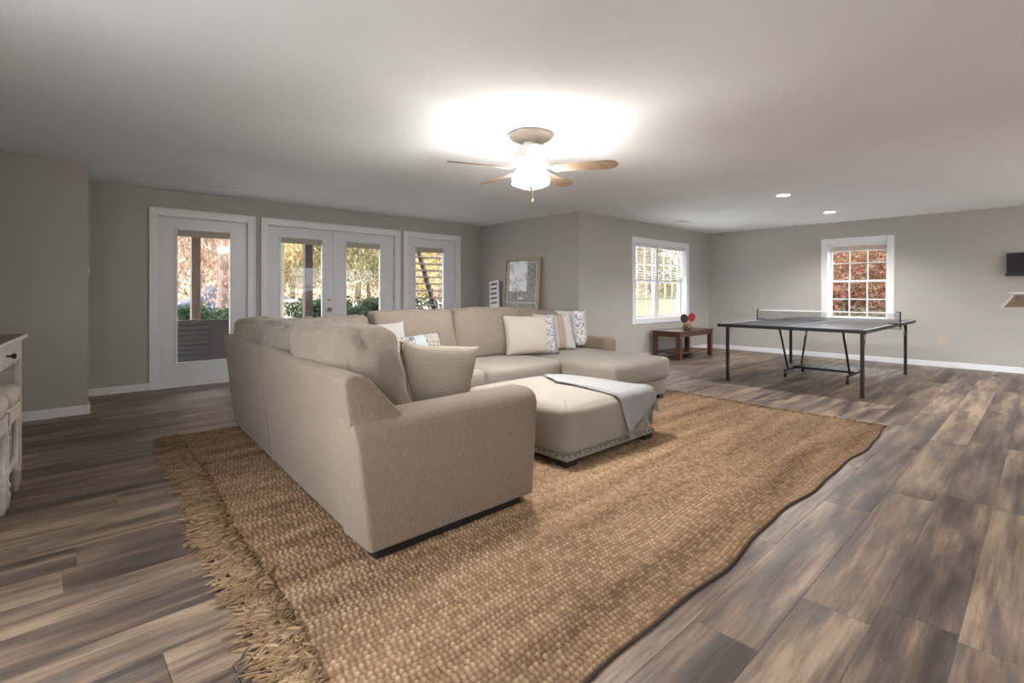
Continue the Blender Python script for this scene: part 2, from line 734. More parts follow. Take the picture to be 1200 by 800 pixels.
def door(name, op, cas, leaves, knobs, hinges):
    x0, x1, _, zt = op
    root = bpy.data.objects.new(name, None)
    root.location = ((x0 + x1) / 2, YD, 0)
    col.objects.link(root)
    struct(root)
    mb = MB()
    cx0, cx1 = cas
    mb.box(cx0, x0 + .008, YD - .02, YD, 0, 2.215)
    mb.box(x1 - .008, cx1, YD - .02, YD, 0, 2.215)
    mb.box(x0 + .008, x1 - .008, YD - .02, YD, zt - .008, 2.215)
    mb.box(cx0 - .0, cx0 + .02, YD - .03, YD - .02, 0, 2.215)
    mb.box(cx1 - .02, cx1, YD - .03, YD - .02, 0, 2.215)
    mb.box(cx0, cx1, YD - .03, YD - .02, 2.195, 2.215)
    mb.build('casing', M['trim'], root, bevel=.003, bseg=1)
    mb = MB()
    mb.box(x0, x0 + .012, YD, YD + T, 0, zt)
    mb.box(x1 - .012, x1, YD, YD + T, 0, zt)
    mb.box(x0, x1, YD, YD + T, zt - .012, zt)
    mb.box(x0, x1, YD - .005, YD + T, .0, .03)
    mb.build('jamb', M['trim'], root)
    for (a, b, ga, gb) in leaves:
        z0, z1, gz0, gz1 = .035, zt - .016, .30, 1.97
        ys, ye = YD + .03, YD + .075
        lf = MB()
        lf.box(a, ga, ys, ye, z0, z1)
        lf.box(gb, b, ys, ye, z0, z1)
        lf.box(ga, gb, ys, ye, z0, gz0)
        lf.box(ga, gb, ys, ye, gz1, z1)
        leaf = lf.build('door_leaf', M['door'], root)
        tm = MB()
        picture_frame(tm, ga - .025, gb + .025, gz0 - .025, gz1 + .025, .03, ys - .01, ys)
        tm.build('glazing_bead', M['door'], leaf, bevel=.004, bseg=1)
        MB().box(ga, gb, ys + .02, ys + .024, gz0, gz1).build('glass_pane', M['glass'], leaf)
        MB().box(ga, gb, ys + .002, ys + .016, gz1 - .085, gz1).build('blind_cassette', M['cassette'], leaf, bevel=.003)
    for kx in knobs:
        k = MB()
        k.lathe((kx, YD + .03, .925), [(.0, 0), (.028, 0), (.028, -.006), (.010, -.01), (.010, -.028), (.022, -.034), (.027, -.045), (.02, -.06), (.0, -.064)], 18, 'y')
        k.build('knob', M['brass'], root, smooth=True)
        k = MB()
        k.lathe((kx, YD + .03, 1.07), [(.0, 0), (.026, 0), (.024, -.012), (.0, -.014)], 18, 'y')
        k.box(kx - .004, kx + .004, YD + .002, YD + .018, 1.055, 1.085)
        k.build('deadbolt', M['brass'], root)
    for hx in hinges:
        for hz in (.25, 1.1, 1.87):
            MB().tube([(hx, YD + .024, hz - .05), (hx, YD + .024, hz + .05)], .008, 8).build('hinge', M['bronze'], root)
    return root


door('door_1', D1, (.905, 2.09), [(1.0, 1.99, 1.197, 1.792)], [], [])
door('door_2', D2, (2.16, 4.33), [(2.26, 3.192, 2.43, 3.03), (3.197, 4.225, 3.402, 3.982)], [3.135], [2.253, 4.232])
door('door_3', D3, (4.385, 5.58), [(4.49, 5.475, 4.645, 5.237)], [], [])


# windows ------------------------------------------------------------
def sash_window(parent, P, a, b, z0, z1, zm, cols, rows):
    """P(u, w, z) maps along-wall u, outward depth w -> world; one double-hung unit"""
    def bx(mb, u0, u1, w0, w1, za, zb):
        p, q = P(u0, w0, za), P(u1, w1, zb)
        mb.box(min(p[0], q[0]), max(p[0], q[0]), min(p[1], q[1]), max(p[1], q[1]), min(p[2], q[2]), max(p[2], q[2]))
        return mb
    for nm, za, zb, w0 in (('lower_sash', z0, zm + .02, .115), ('upper_sash', zm - .02, z1, .15)):
        s = .038
        mb = MB()
        bx(mb, a, a + s, w0, w0 + .03, za, zb)
        bx(mb, b - s, b, w0, w0 + .03, za, zb)
        bx(mb, a + s, b - s, w0, w0 + .03, za, za + s)
        bx(mb, a + s, b - s, w0, w0 + .03, zb - s, zb)
        sash = mb.build(nm, M['trim'], parent)
        for i in range(1, cols):
            u = a + s + (b - a - 2 * s) * i / cols
            bx(MB(), u - .009, u + .009, w0 + .005, w0 + .025, za + s, zb - s).build('muntin', M['trim'], sash)
        for i in range(1, rows):
            z = za + s + (zb - za - 2 * s) * i / rows
            bx(MB(), a + s, b - s, w0 + .005, w0 + .025, z - .009, z + .009).build('muntin', M['trim'], sash)
        bx(MB(), a + s, b - s, w0 + .013, w0 + .017, za + s, zb - s).build('glass_pane', M['glass'], sash)


def window_shell(name, P, a, b, z0, z1, org, cw=.09):
    root = bpy.data.objects.new(name, None)
    root.location = org
    col.objects.link(root)
    struct(root)

    def bx(mb, u0, u1, w0, w1, za, zb):
        p, q = P(u0, w0, za), P(u1, w1, zb)
        return mb.box(min(p[0], q[0]), max(p[0], q[0]), min(p[1], q[1]), max(p[1], q[1]), min(p[2], q[2]), max(p[2], q[2]))
    mb = MB()
    bx(mb, a - cw, a + .006, -.018, 0, z0 - cw, z1 + cw)
    bx(mb, b - .006, b + cw, -.018, 0, z0 - cw, z1 + cw)
    bx(mb, a + .006, b - .006, -.018, 0, z1 - .006, z1 + cw)
    bx(mb, a + .006, b - .006, -.018, 0, z0 - cw, z0 + .006)
    mb.build('casing', M['trim'], root, bevel=.004, bseg=1)
    mb = MB()
    bx(mb, a, a + .012, 0, .2, z0, z1)
    bx(mb, b - .012, b, 0, .2, z0, z1)
    bx(mb, a + .012, b - .012, 0, .2, z1 - .012, z1)
    bx(mb, a + .012, b - .012, 0, .2, z0, z0 + .012)
    mb.build('jamb', M['trim'], root)
    return root, bx


P1 = lambda u, w, z: (u, YW + w, z)
P2 = lambda u, w, z: (XR + w, u, z)
win1, bx1 = window_shell('window_1', P1, W1[0], W1[1], W1[2], W1[3], ((W1[0] + W1[1]) / 2, YW, W1[2]))
um = (W1[0] + W1[1]) / 2
bx1(MB(), um - .035, um + .035, .10, .2, W1[2] + .012, W1[3] - .012).build('mullion', M['trim'], win1)
for a, b in ((W1[0] + .012, um - .035), (um + .035, W1[1] - .012)):
    sash_window(win1, P1, a, b, W1[2] + .012, W1[3] - .012, 1.39, 3, 2)
    z0, z1 = 1.41, W1[3] - .014
    bl = bx1(MB(), a + .01, b - .01, .045, .1, z1 - .05, z1).build('blind_headrail', M['trim'], win1)
    bx1(MB(), a + .015, b - .015, .055, .095, z0 - .02, z0).build('blind_bottom_rail', M['trim'], bl)
    nsl = 12
    for i in range(nsl):
        z = z0 + .03 + (z1 - .07 - z0) * i / nsl
        u0, u1 = a + .015, b - .015
        mb = MB()
        c = ((u0 + u1) / 2, YW + .075, z)
        mb.obox(c, (1, 0, 0), (0, math.cos(.35), math.sin(.35)), (0, -math.sin(.35), math.cos(.35)), (u1 - u0) / 2, .024, .0015)
        mb.build('slat', M['blind'], bl)
    for u in (a + .12, b - .12):
        MB().tube([P1(u, .075, z0), P1(u, .075, z1)], .0015, 4).build('ladder_cord', M['trim'], bl)

win2, bx2 = window_shell('window_2', P2, W2[0], W2[1], W2[2], W2[3], (XR, (W2[0] + W2[1]) / 2, W2[2]))
sash_window(win2, P2, W2[0] + .012, W2[1] - .012, W2[2] + .012, W2[3] - .012, 1.385, 3, 2)
bl = bx2(MB(), W2[0] + .016, W2[1] - .016, .03, .085, W2[3] - .055, W2[3] - .014).build('blind_headrail', M['trim'], win2)
for i in range(9):
    z = W2[3] - .06 - i * .0085
    bx2(MB(), W2[0] + .02, W2[1] - .02, .035, .083, z - .004, z - .001).build('slat', M['blind'], bl)
bx2(MB(), W2[0] + .02, W2[1] - .02, .035, .083, W2[3] - .155, W2[3] - .137).build('blind_bottom_rail', M['trim'], bl)


P3 = lambda u, w, z: (XL - w, u, z)
P4 = lambda u, w, z: (u, YF - w, z)
for nm, P, W, org in (('window_added_left', P3, W3, (XL, 1.15, .45)), ('window_added_front', P4, W4, (7.8, YF, .12))):  # both windows are added out of view for extra daylight
    wn_, bx_ = window_shell(nm, P, *W, org)
    um = (W[0] + W[1]) / 2
    bx_(MB(), um - .035, um + .035, .10, .2, W[2] + .012, W[3] - .012).build('mullion', M['trim'], wn_)
    for a, b in ((W[0] + .012, um - .035), (um + .035, W[1] - .012)):
        sash_window(wn_, P, a, b, W[2] + .012, W[3] - .012, 1.385, 3, 2)

# small wall and ceiling fittings ----------------------------------------
o = MB()
o.box(XR - .014, XR, 4.03, 4.49, .715, 1.16)
t = tag(o.build('access_panel', M['wall'], bevel=.002, bseg=1), 'square access panel painted like the wall, behind the game table', 'panel')
MB().box(XR - .022, XR - .014, 4.07, 4.45, .755, 1.12).build('hatch', M['wall'], t, bevel=.002, bseg=1)

t = thing('wall_outlet', (XR, 1.157, .418), 'small ivory outlet low on the right wall', 'outlet')
MB().box(XR - .006, XR, 1.117, 1.197, .355, .48).build('cover_plate', M['ivory'], t, bevel=.002, bseg=1)
for dz in (-.025, .025):
    MB().box(XR - .009, XR - .006, 1.14, 1.174, .418 + dz - .014, .418 + dz + .014).build('receptacle', plain('ivory_dark', (.5, .42, .28), .4), t, bevel=.003)

t = thing('light_switch', (XB, 6.5, 1.4), 'white light switch on the corner edge left of the patio doors', 'switch')
MB().box(XB, XB + .008, 6.46, 6.54, 1.34, 1.46).build('cover_plate', M['white_plastic'], t, bevel=.002, bseg=1)
MB().box(XB + .008, XB + .018, 6.49, 6.51, 1.385, 1.415).build('toggle', M['white_plastic'], t, bevel=.002, bseg=1)


def vent(x, y, lx, ly, label):
    t = thing('ceiling_vent', (x, y, CZ), label, 'vent', 'ceiling air vents')
    mb = MB()
    z0, z1 = CZ - .008, CZ
    mb.box(x - lx, x + lx, y - ly, y - ly + .018, z0, z1).box(x - lx, x + lx, y + ly - .018, y + ly, z0, z1)
    mb.box(x - lx, x - lx + .018, y - ly + .018, y + ly - .018, z0, z1).box(x + lx - .018, x + lx, y - ly + .018, y + ly - .018, z0, z1)
    mb.build('frame', M['white_plastic'], t)
    MB().box(x - lx + .018, x + lx - .018, y - ly + .018, y + ly - .018, CZ - .003, CZ - .001).build('duct_opening', M['black'], t)
    n = 5
    for i in range(n):
        yy = y - ly + .018 + (2 * ly - .036) * (i + .5) / n
        MB().obox((x, yy, CZ - .007), (1, 0, 0), (0, .8, .6), (0, -.6, .8), lx - .018, .006, .001).build('louver', M['white_plastic'], t)


vent(1.54, 6.67, .16, .065, 'long ceiling vent in front of the single left patio door')
vent(4.92, 6.61, .15, .065, 'ceiling vent nearest the right hand patio door')
vent(8.2, 4.4, .15, .065, 'faint ceiling vent above the double window with blinds')


def downlight(x, y, label, group=None):
    t = thing('recessed_downlight', (x, y, CZ), label, 'ceiling light', 'recessed ceiling lights')
    MB().lathe((x, y, CZ), [(.075, 0), (.10, 0), (.10, -.006), (.075, -.009)], 28).build('trim_ring', M['white_plastic'], t, smooth=False)
    MB().lathe((x, y, CZ), [(.0, -.0095), (.076, -.0095), (.070, -.012), (0, -.0125)], 28).build('lens', M['can_lens'], t)
    ld = bpy.data.lights.new('downlight_bulb', 'SPOT')
    ld.energy = CAN_W * 2
    ld.color = LIGHT_COL
    ld.spot_size = R(150)
    ld.spot_blend = .6
    ld.shadow_soft_size = .07
    lo = bpy.data.objects.new('bulb', ld)
    col.objects.link(lo)
    lo.parent = t
    lo.location = (0, 0, -.03)


downlight(6.953, 2.335, 'lit recessed ceiling light nearer the fan, above the game table')
downlight(8.94, 2.335, 'lit recessed ceiling light nearer the far right wall')
downlight(6.95, -.8, 'added unseen recessed fill light right of the picture, over the bar side')  # fill light added out of view to brighten the right side
downlight(3.0, -2.4, 'added unseen recessed fill light farthest behind the camera')  # another unseen light, added for ambient fill

# television on right wall
t = thing('television', (XR, .0, 1.43), 'black flat television on the right wall at the picture edge', 'television')
MB().box(XR - .07, XR - .03, -.36, .425, 1.45, 1.76).build('screen', plain('tv_black', (.006, .006, .007), .6), t, bevel=.006)
MB().box(XR - .085, XR - .03, -.37, .44, 1.42, 1.46).build('speaker_bar', M['black'], t, bevel=.004)
MB().box(XR - .03, XR, -.15, .2, 1.5, 1.68).build('wall_bracket', M['black'], t)

# bar counter corner at the right edge
t = thing('bar_counter', (4.75, -.45, 0), 'brown stone bar counter end with a pale slanted edge at the right', 'counter')
fx, fy = .6815, .7318
rx, ry = .7318, -.6815


def cp(d, r, z):
    return (d * fx + r * rx, d * fy + r * ry, z)


stone = NT('brown_granite')
vv = stone.coords()
stone.color(stone.ramp(stone.noise(vv, 14, 6, .7, 1), [(.3, (.13, .085, .05)), (.5, (.26, .18, .11)), (.7, (.40, .30, .20))]))
stone.set(Roughness=.3)
mb = MB()
pts_b = [(3.0, 2.935), (3.0, 4.3), (3.5, 4.4), (3.5, 3.43)]
pts_t = [(3.0, 3.0), (3.0, 4.3), (3.5, 4.4), (3.5, 3.51)]
# bottom and top polygon, beveled end
mb.add([cp(d, r, 1.088) for d, r in pts_b] + [cp(d, r, 1.158) for d, r in pts_t],
       [(0, 3, 2, 1), (4, 5, 6, 7), (0, 1, 5, 4), (1, 2, 6, 5), (2, 3, 7, 6)])
mb.build('counter_top', stone.m, t)
mb = MB()
mb.add([cp(2.995, 2.930, 1.087), cp(3.505, 3.42, 1.087), cp(3.505, 3.50, 1.160), cp(2.995, 2.995, 1.160),
        cp(2.995, 2.945, 1.087), cp(3.505, 3.44, 1.087), cp(3.505, 3.52, 1.160), cp(2.995, 3.01, 1.160)],
       [(0, 1, 2, 3), (4, 7, 6, 5), (0, 4, 5, 1), (3, 2, 6, 7), (0, 3, 7, 4), (1, 5, 6, 2)])
mb.build('beveled_edge', M['white_plastic'], t)
mb = MB()
mb.add([cp(d, r, z) for z in (0, 1.087) for d, r in ((3.1, 3.5), (3.1, 4.2), (3.45, 4.3), (3.45, 3.85))],
       [(0, 3, 2, 1), (4, 5, 6, 7), (0, 1, 5, 4), (1, 2, 6, 5), (2, 3, 7, 6), (3, 0, 4, 7)])
mb.build('cabinet_base', M['trim'], t)
p = cp(3.25, 3.33, 1.158)
pl = thing('shallow_dish', p, 'small white dish on the brown bar counter', 'dish')
MB().lathe(p, [(0, .002), (.05, .002), (.085, .02), (.088, .02), (.06, .0), (0, .0)], 24).build('bowl', M['white_plastic'], pl, smooth=True)

# ------------------------------------------------------------------ ceiling fan
FX, FY = 2.836, 2.825
fan = thing('ceiling_fan', (FX, FY, CZ), 'ceiling fan with five wooden blades and lit glass shades', 'ceiling fan')
MB().lathe((FX, FY, CZ), [(0, 0), (.172, 0), (.178, -.012), (.165, -.035), (.12, -.058), (.07, -.07), (0, -.07)], 40).build('canopy', M['canopy'], fan, smooth=True)
MB().lathe((FX, FY, CZ), [(0, -.07), (.06, -.07), (.07, -.09), (.125, -.12), (.14, -.16), (.14, -.22), (.12, -.25), (.08, -.27), (0, -.27)], 40).build('motor_housing', M['fan_white'], fan, smooth=True)
MB().lathe((FX, FY, CZ), [(0, -.26), (.075, -.26), (.085, -.28), (.06, -.32), (.03, -.335), (0, -.34)], 32).build('light_fitter', M['canopy'], fan, smooth=True)
BZ = 2.15
for k in range(5):
    a = R(47.04 - (33 + 72 * k))
    ux, uy = Vector((math.cos(a), math.sin(a), 0)), Vector((-math.sin(a), math.cos(a), 0))
    pitch = R(-13)
    vy = uy * math.cos(pitch) + Vector((0, 0, 1)) * math.sin(pitch)
    nz_ = ux.cross(vy)
    mb = MB()
    outline = [(.20, -.05), (.24, -.055), (.60, -.068), (.655, -.055), (.68, -.025), (.685, 0), (.68, .025), (.655, .055), (.60, .068), (.24, .055), (.20, .05)]
    c0 = Vector((FX, FY, BZ + .01))
    fn = lambda p, q, t: tuple(c0 + ux * p + vy * q + nz_ * t)
    mb.prism(outline, fn, -.004, .004)
    bld = mb.build('blade', M['blade_wood'], fan)
    iron = MB()
    iron.tube([Vector((FX, FY, BZ + .045)) + ux * .07, Vector((FX, FY, BZ + .03)) + ux * .13, c0 + ux * .2 - nz_ * .008], [.014, .011, .009], 8)
    iron.prism([(.18, -.035), (.215, -.045), (.29, -.012), (.305, 0), (.29, .012), (.215, .045), (.18, .035)], fn, -.010, -.0045)
    iron.build('blade_iron', M['fan_white'], bld)
for k in range(4):
    a = R(47.04 + 45 + 90 * k)
    d = Vector((math.cos(a), math.sin(a), 0))
    base = Vector((FX, FY, CZ - .285)) + d * .07
    mb = MB()
    ax = (d * .45 + Vector((0, 0, -1))).normalized()
    ex = ax.cross(Vector((0, 0, 1))).normalized()
    ey = ax.cross(ex)
    prof = [(.022, .0), (.03, .012), (.052, .035), (.066, .07), (.070, .10), (.064, .128), (.06, .128), (.066, .10), (.062, .07), (.048, .037), (.024, .015)]
    n = 20
    vs, fs = [], []
    for (r, h) in prof:
        for j in range(n):
            th = 2 * PI * j / n
            vs.append(tuple(base + ax * h + (ex * math.cos(th) + ey * math.sin(th)) * r))
    for i in range(len(prof) - 1):
        for j in range(n):
            a0, a1 = i * n + j, i * n + (j + 1) % n
            fs.append((a0, a1, a1 + n, a0 + n))
    mb.add(vs, fs)
    sh = mb.build('glass_shade', M['shade'], fan, smooth=True)
    MB().lathe(tuple(base + ax * .05), [(0, -.03), (.012, -.03), (.02, -.005), (.018, .015), (0, .025)], 12).build('bulb', M['lamp_glass'], sh, smooth=True)
    ld = bpy.data.lights.new('fan_bulb', 'POINT')
    ld.energy = FAN_W / 4
    ld.color = LIGHT_COL
    ld.shadow_soft_size = .04
    lo = bpy.data.objects.new('bulb_light', ld)
    col.objects.link(lo)
    lo.parent = fan
    lo.location = base + ax * .055 - Vector((FX, FY, CZ))
for dx, zb in ((-.012, 2.0), (.012, 1.915)):
    pc = Vector((FX, FY, 0)) + Vector((rx, ry, 0)) * dx - Vector((fx, fy, 0)) * .03
    ch = MB().tube([(pc.x, pc.y, 2.07), (pc.x, pc.y, zb)], .0022, 6).build('pull_chain', M['nickel'], fan)
    MB().lathe((pc.x, pc.y, zb), [(0, 0), (.006, -.004), (.008, -.014), (.006, -.024), (0, -.028)], 10).build('pull_knob', M['brass'], ch, smooth=True)
# ------------------------------------------------------------------ rug
rug = thing('jute_rug', (3.0, 2.9, 0), 'large woven natural jute rug with fringed ends under the sofa', 'rug')


def rug_xy(u, v):
    """u 0..1 from left fringe to right fringe, v 0..1 from the near long edge to the far one"""
    x0 = .53 + (.75 - .53) * v
    x1 = 5.36 + .14 * v
    x = x0 + (x1 - x0) * u
    yn = .955 + .013 * np.sin(x * 5.1) + .012 * np.sin(x * 2.3 + 1) + .006 * np.sin(x * 11)
    yf = 4.83 + .01 * np.sin(x * 3.1) - .02 * u
    y = yn + (yf - yn) * v
    x = x + .012 * np.sin(y * 4.0) * (1 - 2 * u)
    return x, y


pitch = .0235
NU, NV = 860, 680
uu, vv_ = np.meshgrid(np.linspace(0, 1, NU), np.linspace(0, 1, NV))
X, Y = rug_xy(uu, vv_)
rowi = np.floor(vv_ * 3.88 / pitch)
su = uu * 4.9 / pitch + .5 * (rowi % 2) + .3 * np.sin(rowi * 1.7)
sv = vv_ * 3.88 / pitch
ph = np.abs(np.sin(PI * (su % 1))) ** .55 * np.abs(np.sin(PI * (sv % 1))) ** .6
cell = (np.floor(su).astype(int) * 7349 + rowi.astype(int) * 9151) % 9973
rt = rng.rand(9973)
yarn_and_gap_shade = rt[cell]
Z = .004 + .0105 * ph * (.7 + .5 * yarn_and_gap_shade)
# two little worn spots and gentle undulation
Z += .0015 * np.sin(X * 3.3) * np.sin(Y * 4.1)
Z[0, :] = .0005
Z[-1, :] = .0005
verts = np.stack([X - 3.0, Y - 2.9, Z], -1).reshape(-1, 3)
ii, jj = np.meshgrid(np.arange(NU - 1), np.arange(NV - 1))
a = (jj * NU + ii).reshape(-1)
faces = np.stack([a, a + 1, a + 1 + NU, a + NU], -1)
me = bpy.data.meshes.new('woven_field')
me.vertices.add(len(verts))
me.vertices.foreach_set('co', verts.reshape(-1).astype(np.float32))
me.loops.add(len(faces) * 4)
me.loops.foreach_set('vertex_index', faces.reshape(-1).astype(np.int32))
me.polygons.add(len(faces))
me.polygons.foreach_set('loop_start', (np.arange(len(faces)) * 4).astype(np.int32))
me.update(calc_edges=True)
at = me.attributes.new('yarn_and_gap_shade', 'FLOAT', 'POINT')
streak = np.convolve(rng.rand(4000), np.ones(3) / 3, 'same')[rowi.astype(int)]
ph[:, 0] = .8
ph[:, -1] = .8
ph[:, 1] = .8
at.data.foreach_set('value', ((yarn_and_gap_shade * .6 + streak * .4) * (.05 + 1.05 * ph)).reshape(-1).astype(np.float32))  # values drop in the stitch gaps, painting shade between the yarns
me.shade_smooth()
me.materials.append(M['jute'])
wf = bpy.data.objects.new('woven_field', me)
col.objects.link(wf)
wf.parent = rug
# edge cord along both long sides, coloured dark as the rug's edge shadow
for v in (0.0, 1.0):
    xs = np.linspace(0, 1, 120)
    ex_, ey_ = rug_xy(xs, np.full_like(xs, v))
    MB().tube([(ex_[i], ey_[i] + (-.004 if v == 0 else .004), .006) for i in range(120)], .0055, 6).build('edge_shadow_cord', M['rug_edge'], rug)


def fringe(name, side, n, L0, L1, label):
    mb = MB()
    yv = []
    for i in range(n):
        v = (i + random.random()) / n
        x, y = rug_xy(np.array(0.0 if side < 0 else 1.0), np.array(v))
        x, y = float(x), float(y)
        L = random.uniform(L0, L1)
        ang = random.gauss(0, .35)
        p = Vector((x - side * random.uniform(.0, .07), y, random.uniform(.012, .02)))
        pts = [p]
        dirn = ang
        ns = 6
        for k in range(ns):
            dirn += random.gauss(0, .34)
            p = p + Vector((side * math.cos(dirn), math.sin(dirn), 0)) * (L / ns)
            h = .006 + .010 * abs(math.sin(k * 1.9 + i)) * (1 - k / ns) + .004 * random.random()
            pts.append(Vector((p.x, p.y, h)))
        r = random.uniform(.0025, .0058)
        k0 = len(mb.v)
        mb.tube(pts, [r, r * 1.3, r * 1.3, r * 1.2, r * 1.1, r, r * .5], 5)
        yv += [random.random() * .8 + .1] * (len(mb.v) - k0)
    o = mb.build(name, M['fringe'], rug, smooth=True)
    at = o.data.attributes.new('yarn_and_gap_shade', 'FLOAT', 'POINT')
    at.data.foreach_set('value', yv)
    o['kind'] = 'stuff'
    o['label'] = label


fringe('fringe', -1, 1300, .11, .19, 'long shaggy jute fringe at the left end')
fringe('fringe', 1, 700, .04, .09, 'short jute fringe at the far right end')

# ------------------------------------------------------------------ sectional sofa
sofa = thing('sectional_sofa', (1.2, 2.2, .0), 'large beige linen sectional sofa with chaise on the jute rug', 'sofa')
RZ = .014   # rug surface
LIN, CUS, SEAT = M['linen'], M['linen_cushion'], M['linen_light']


def xo(y):
    return 1.02 + (y - 1.98) * .062


def back_module(y0, y1, name='back_frame'):
    prof = [(0, .048), (-.078, .79), (-.066, .812), (-.03, .82), (.02, .812), (.05, .79), (.215, .60), (.25, .30), (.25, .048)]
    mb = MB()
    fn = lambda p, q, t: (xo(t) + p - (.030 * max(0, 1 - (t - 2.02) / 1.4) * q / .8), t, q)
    n = 14
    ts = [y0 + (y1 - y0) * i / n for i in range(n + 1)]
    m = len(prof)
    vs = [fn(p, q, t) for t in ts for p, q in prof]
    fs = [(i * m + j, i * m + (j + 1) % m, (i + 1) * m + (j + 1) % m, (i + 1) * m + j) for i in range(n) for j in range(m)]
    fs += [tuple(range(m)), tuple(range(n * m + m - 1, n * m - 1, -1))]
    mb.add(vs, fs)
    o = mb.build(name, LIN, sofa, bevel=.0)
    return o


def soften(o, w=.012, seg=3):
    bv = o.modifiers.new('bevel', 'BEVEL')
    bv.width = w
    bv.segments = seg
    bv.limit_method = 'ANGLE'
    bv.angle_limit = R(28)
    o.data.shade_smooth()
    return o


soften(back_module(2.02, 3.60))
soften(back_module(3.606, 4.84))
# far run back
mb = MB()
prof = [(0, .048), (.07, .79), (.058, .812), (.03, .82), (-.02, .812), (-.05, .79), (-.215, .60), (-.25, .30), (-.25, .048)]
for (a, b) in ((1.24, 3.13), (3.136, 5.15)):
    mb = MB()
    mb.prism(prof, lambda p, q, t: (t, 4.76 - (t - 1.2) * .02 + p, q), a, b)
    soften(mb.build('back_frame', LIN, sofa))
# near arm
mb = MB()
prof = [(0, .048), (0, .545), (.012, .585), (.045, .612), (.09, .622), (.19, .622), (.235, .612), (.262, .585), (.27, .545), (.27, .048)]
n = 8
ts = [0, .03, .2, .5, .8, 1.0]
vs = []
for t in ts:
    for p, q in prof:
        x = 1.0225 + (.98 + .045 * (q / .62)) * t - .082 * (q / .62) * (1 - t)
        z = q + (.012 * t if q > .5 else 0)
        vs.append((x, 1.98 + p - .004 * t, z))
m = len(prof)
fs = [(i * m + j, i * m + (j + 1) % m, (i + 1) * m + (j + 1) % m, (i + 1) * m + j) for i in range(len(ts) - 1) for j in range(m)]
fs += [tuple(range(m)), tuple(range((len(ts) - 1) * m + m - 1, (len(ts) - 1) * m - 1, -1))]
mb.add(vs, fs)
soften(mb.build('arm', LIN, sofa), .022, 4)
# far right arm
sb = soft_box(5.13, 5.40, 3.80, 4.74, .048, .60, .05, (.01, .0, .01), 12)
sb.build('arm', LIN, sofa, smooth=True)
# bases
for b in ((1.27, 2.02, 2.25, 3.55, .048, .27), (1.3, 4.04, 3.60, 4.52, .048, .27), (4.05, 5.10, 2.93, 4.5, .048, .225)):
    soften(MB().box(*b).build('seat_base', SEAT if b[0] > 4 else LIN, sofa), .02, 3)
# seat cushions
seats = [((1.31, 2.09, 2.27, 3.56), .27, .455), ((1.33, 2.12, 3.57, 4.42), .27, .455), ((2.13, 2.99, 3.54, 4.42), .27, .465),
         ((3.0, 4.03, 3.53, 4.42), .27, .465), ((4.05, 5.11, 2.88, 4.42), .225, .465)]
for i, (b, z0, z1) in enumerate(seats):
    sb = soft_box(*b, z0, z1, .06, (.012, .012, .022), 16, .008, 2.2, i)
    sb.build('seat_cushion', SEAT, sofa, smooth=True)
# back cushions on the left run (lean out to -x)
for i, (y0, y1, zt, th, x0, sy) in enumerate(((2.25, 3.03, 1.0, .33, 1.10, .30), (3.15, 3.92, .97, .30, 1.16, .02), (3.94, 4.72, .955, .28, 1.19, 0))):
    sb = soft_box(x0 + .04, x0 + th + .04, y0, y1, .49, zt, .075, (.07, .05, .02), 30, .028, 4.6, 11 + i, slant=(-.17, sy))
    sb.build('back_cushion', CUS, sofa, smooth=True)
# back cushions on the far run
for i, (x0, x1, zt, th, yy) in enumerate(((1.62, 2.22, .96, .24, 4.24), (2.23, 3.14, 1.0, .25, 4.18), (3.15, 4.10, 1.005, .25, 4.18), (4.11, 5.08, .955, .22, 4.22))):
    sb = soft_box(x0, x1, yy, yy + th, .46, zt, .055, (.012, .055, .006), 24, .020, 4.5, 31 + i, slant=(0, .16))
    sb.build('back_cushion', CUS, sofa, smooth=True)
# black feet; the long runner paints a foot and the shadow beneath the arm
MB().box(1.05, 1.93, 2.0, 2.08, .008, .05).build('foot_and_shadow_rail', M['black_foot'], sofa, bevel=.004, bseg=1)
for (x, y) in ((1.26, 4.45), (1.22, 3.5), (1.24, 3.72), (1.9, 3.45), (4.12, 2.98), (4.99, 2.97), (5.05, 4.4), (3.0, 4.6), (2.2, 3.7), (3.9, 3.7)):
    MB().box(x - .04, x + .04, y - .04, y + .04, .008, .052).build('foot', M['black_foot'], sofa, bevel=.004, bseg=1)

# ------------------------------------------------------------------ ottoman
ott = thing('ottoman', (3.05, 2.72, 0), 'square cream upholstered ottoman with nailhead trim in front of sofa', 'ottoman')
OX0, OX1, OY0, OY1 = 2.53, 3.57, 2.185, 3.27
sb = soft_box(OX0, OX1, OY0, OY1, .062, .40, .055, (.02, .02, .05), 22, .006, 2.0, 51)
body = sb.build('upholstered_body', M['ottoman'], ott, smooth=True)
mb = MB()
e = .018
mb.box(OX0 - e, OX1 + e, OY0 - e, OY1 + e, .055, .085)
mb.build('welt_band', M['band'], ott, bevel=.006, bseg=2)
nh = MB().lathe((0, 0, 0), [(0, .006), (.005, .0065), (.009, .0035), (.011, 0), (0, 0)], 10)
nm = None
pts = []
N = 19
for i in range(N):
    f = (i + .5) / N
    pts.append((OX0 - e + (OX1 - OX0 + 2 * e) * f, OY0 - e, (R(90), 0, 0)))
    pts.append((OX0 - e + (OX1 - OX0 + 2 * e) * f, OY1 + e, (R(-90), 0, 0)))
    pts.append((OX0 - e, OY0 - e + (OY1 - OY0 + 2 * e) * f, (0, R(-90), 0)))
    pts.append((OX1 + e, OY0 - e + (OY1 - OY0 + 2 * e) * f, (0, R(90), 0)))
nail = nh.build('nailhead', plain('antique_nail', (.22, .16, .10), .35, .9), ott, smooth=True, loc=(0, 0, 0), rot=(0, 0, 0))
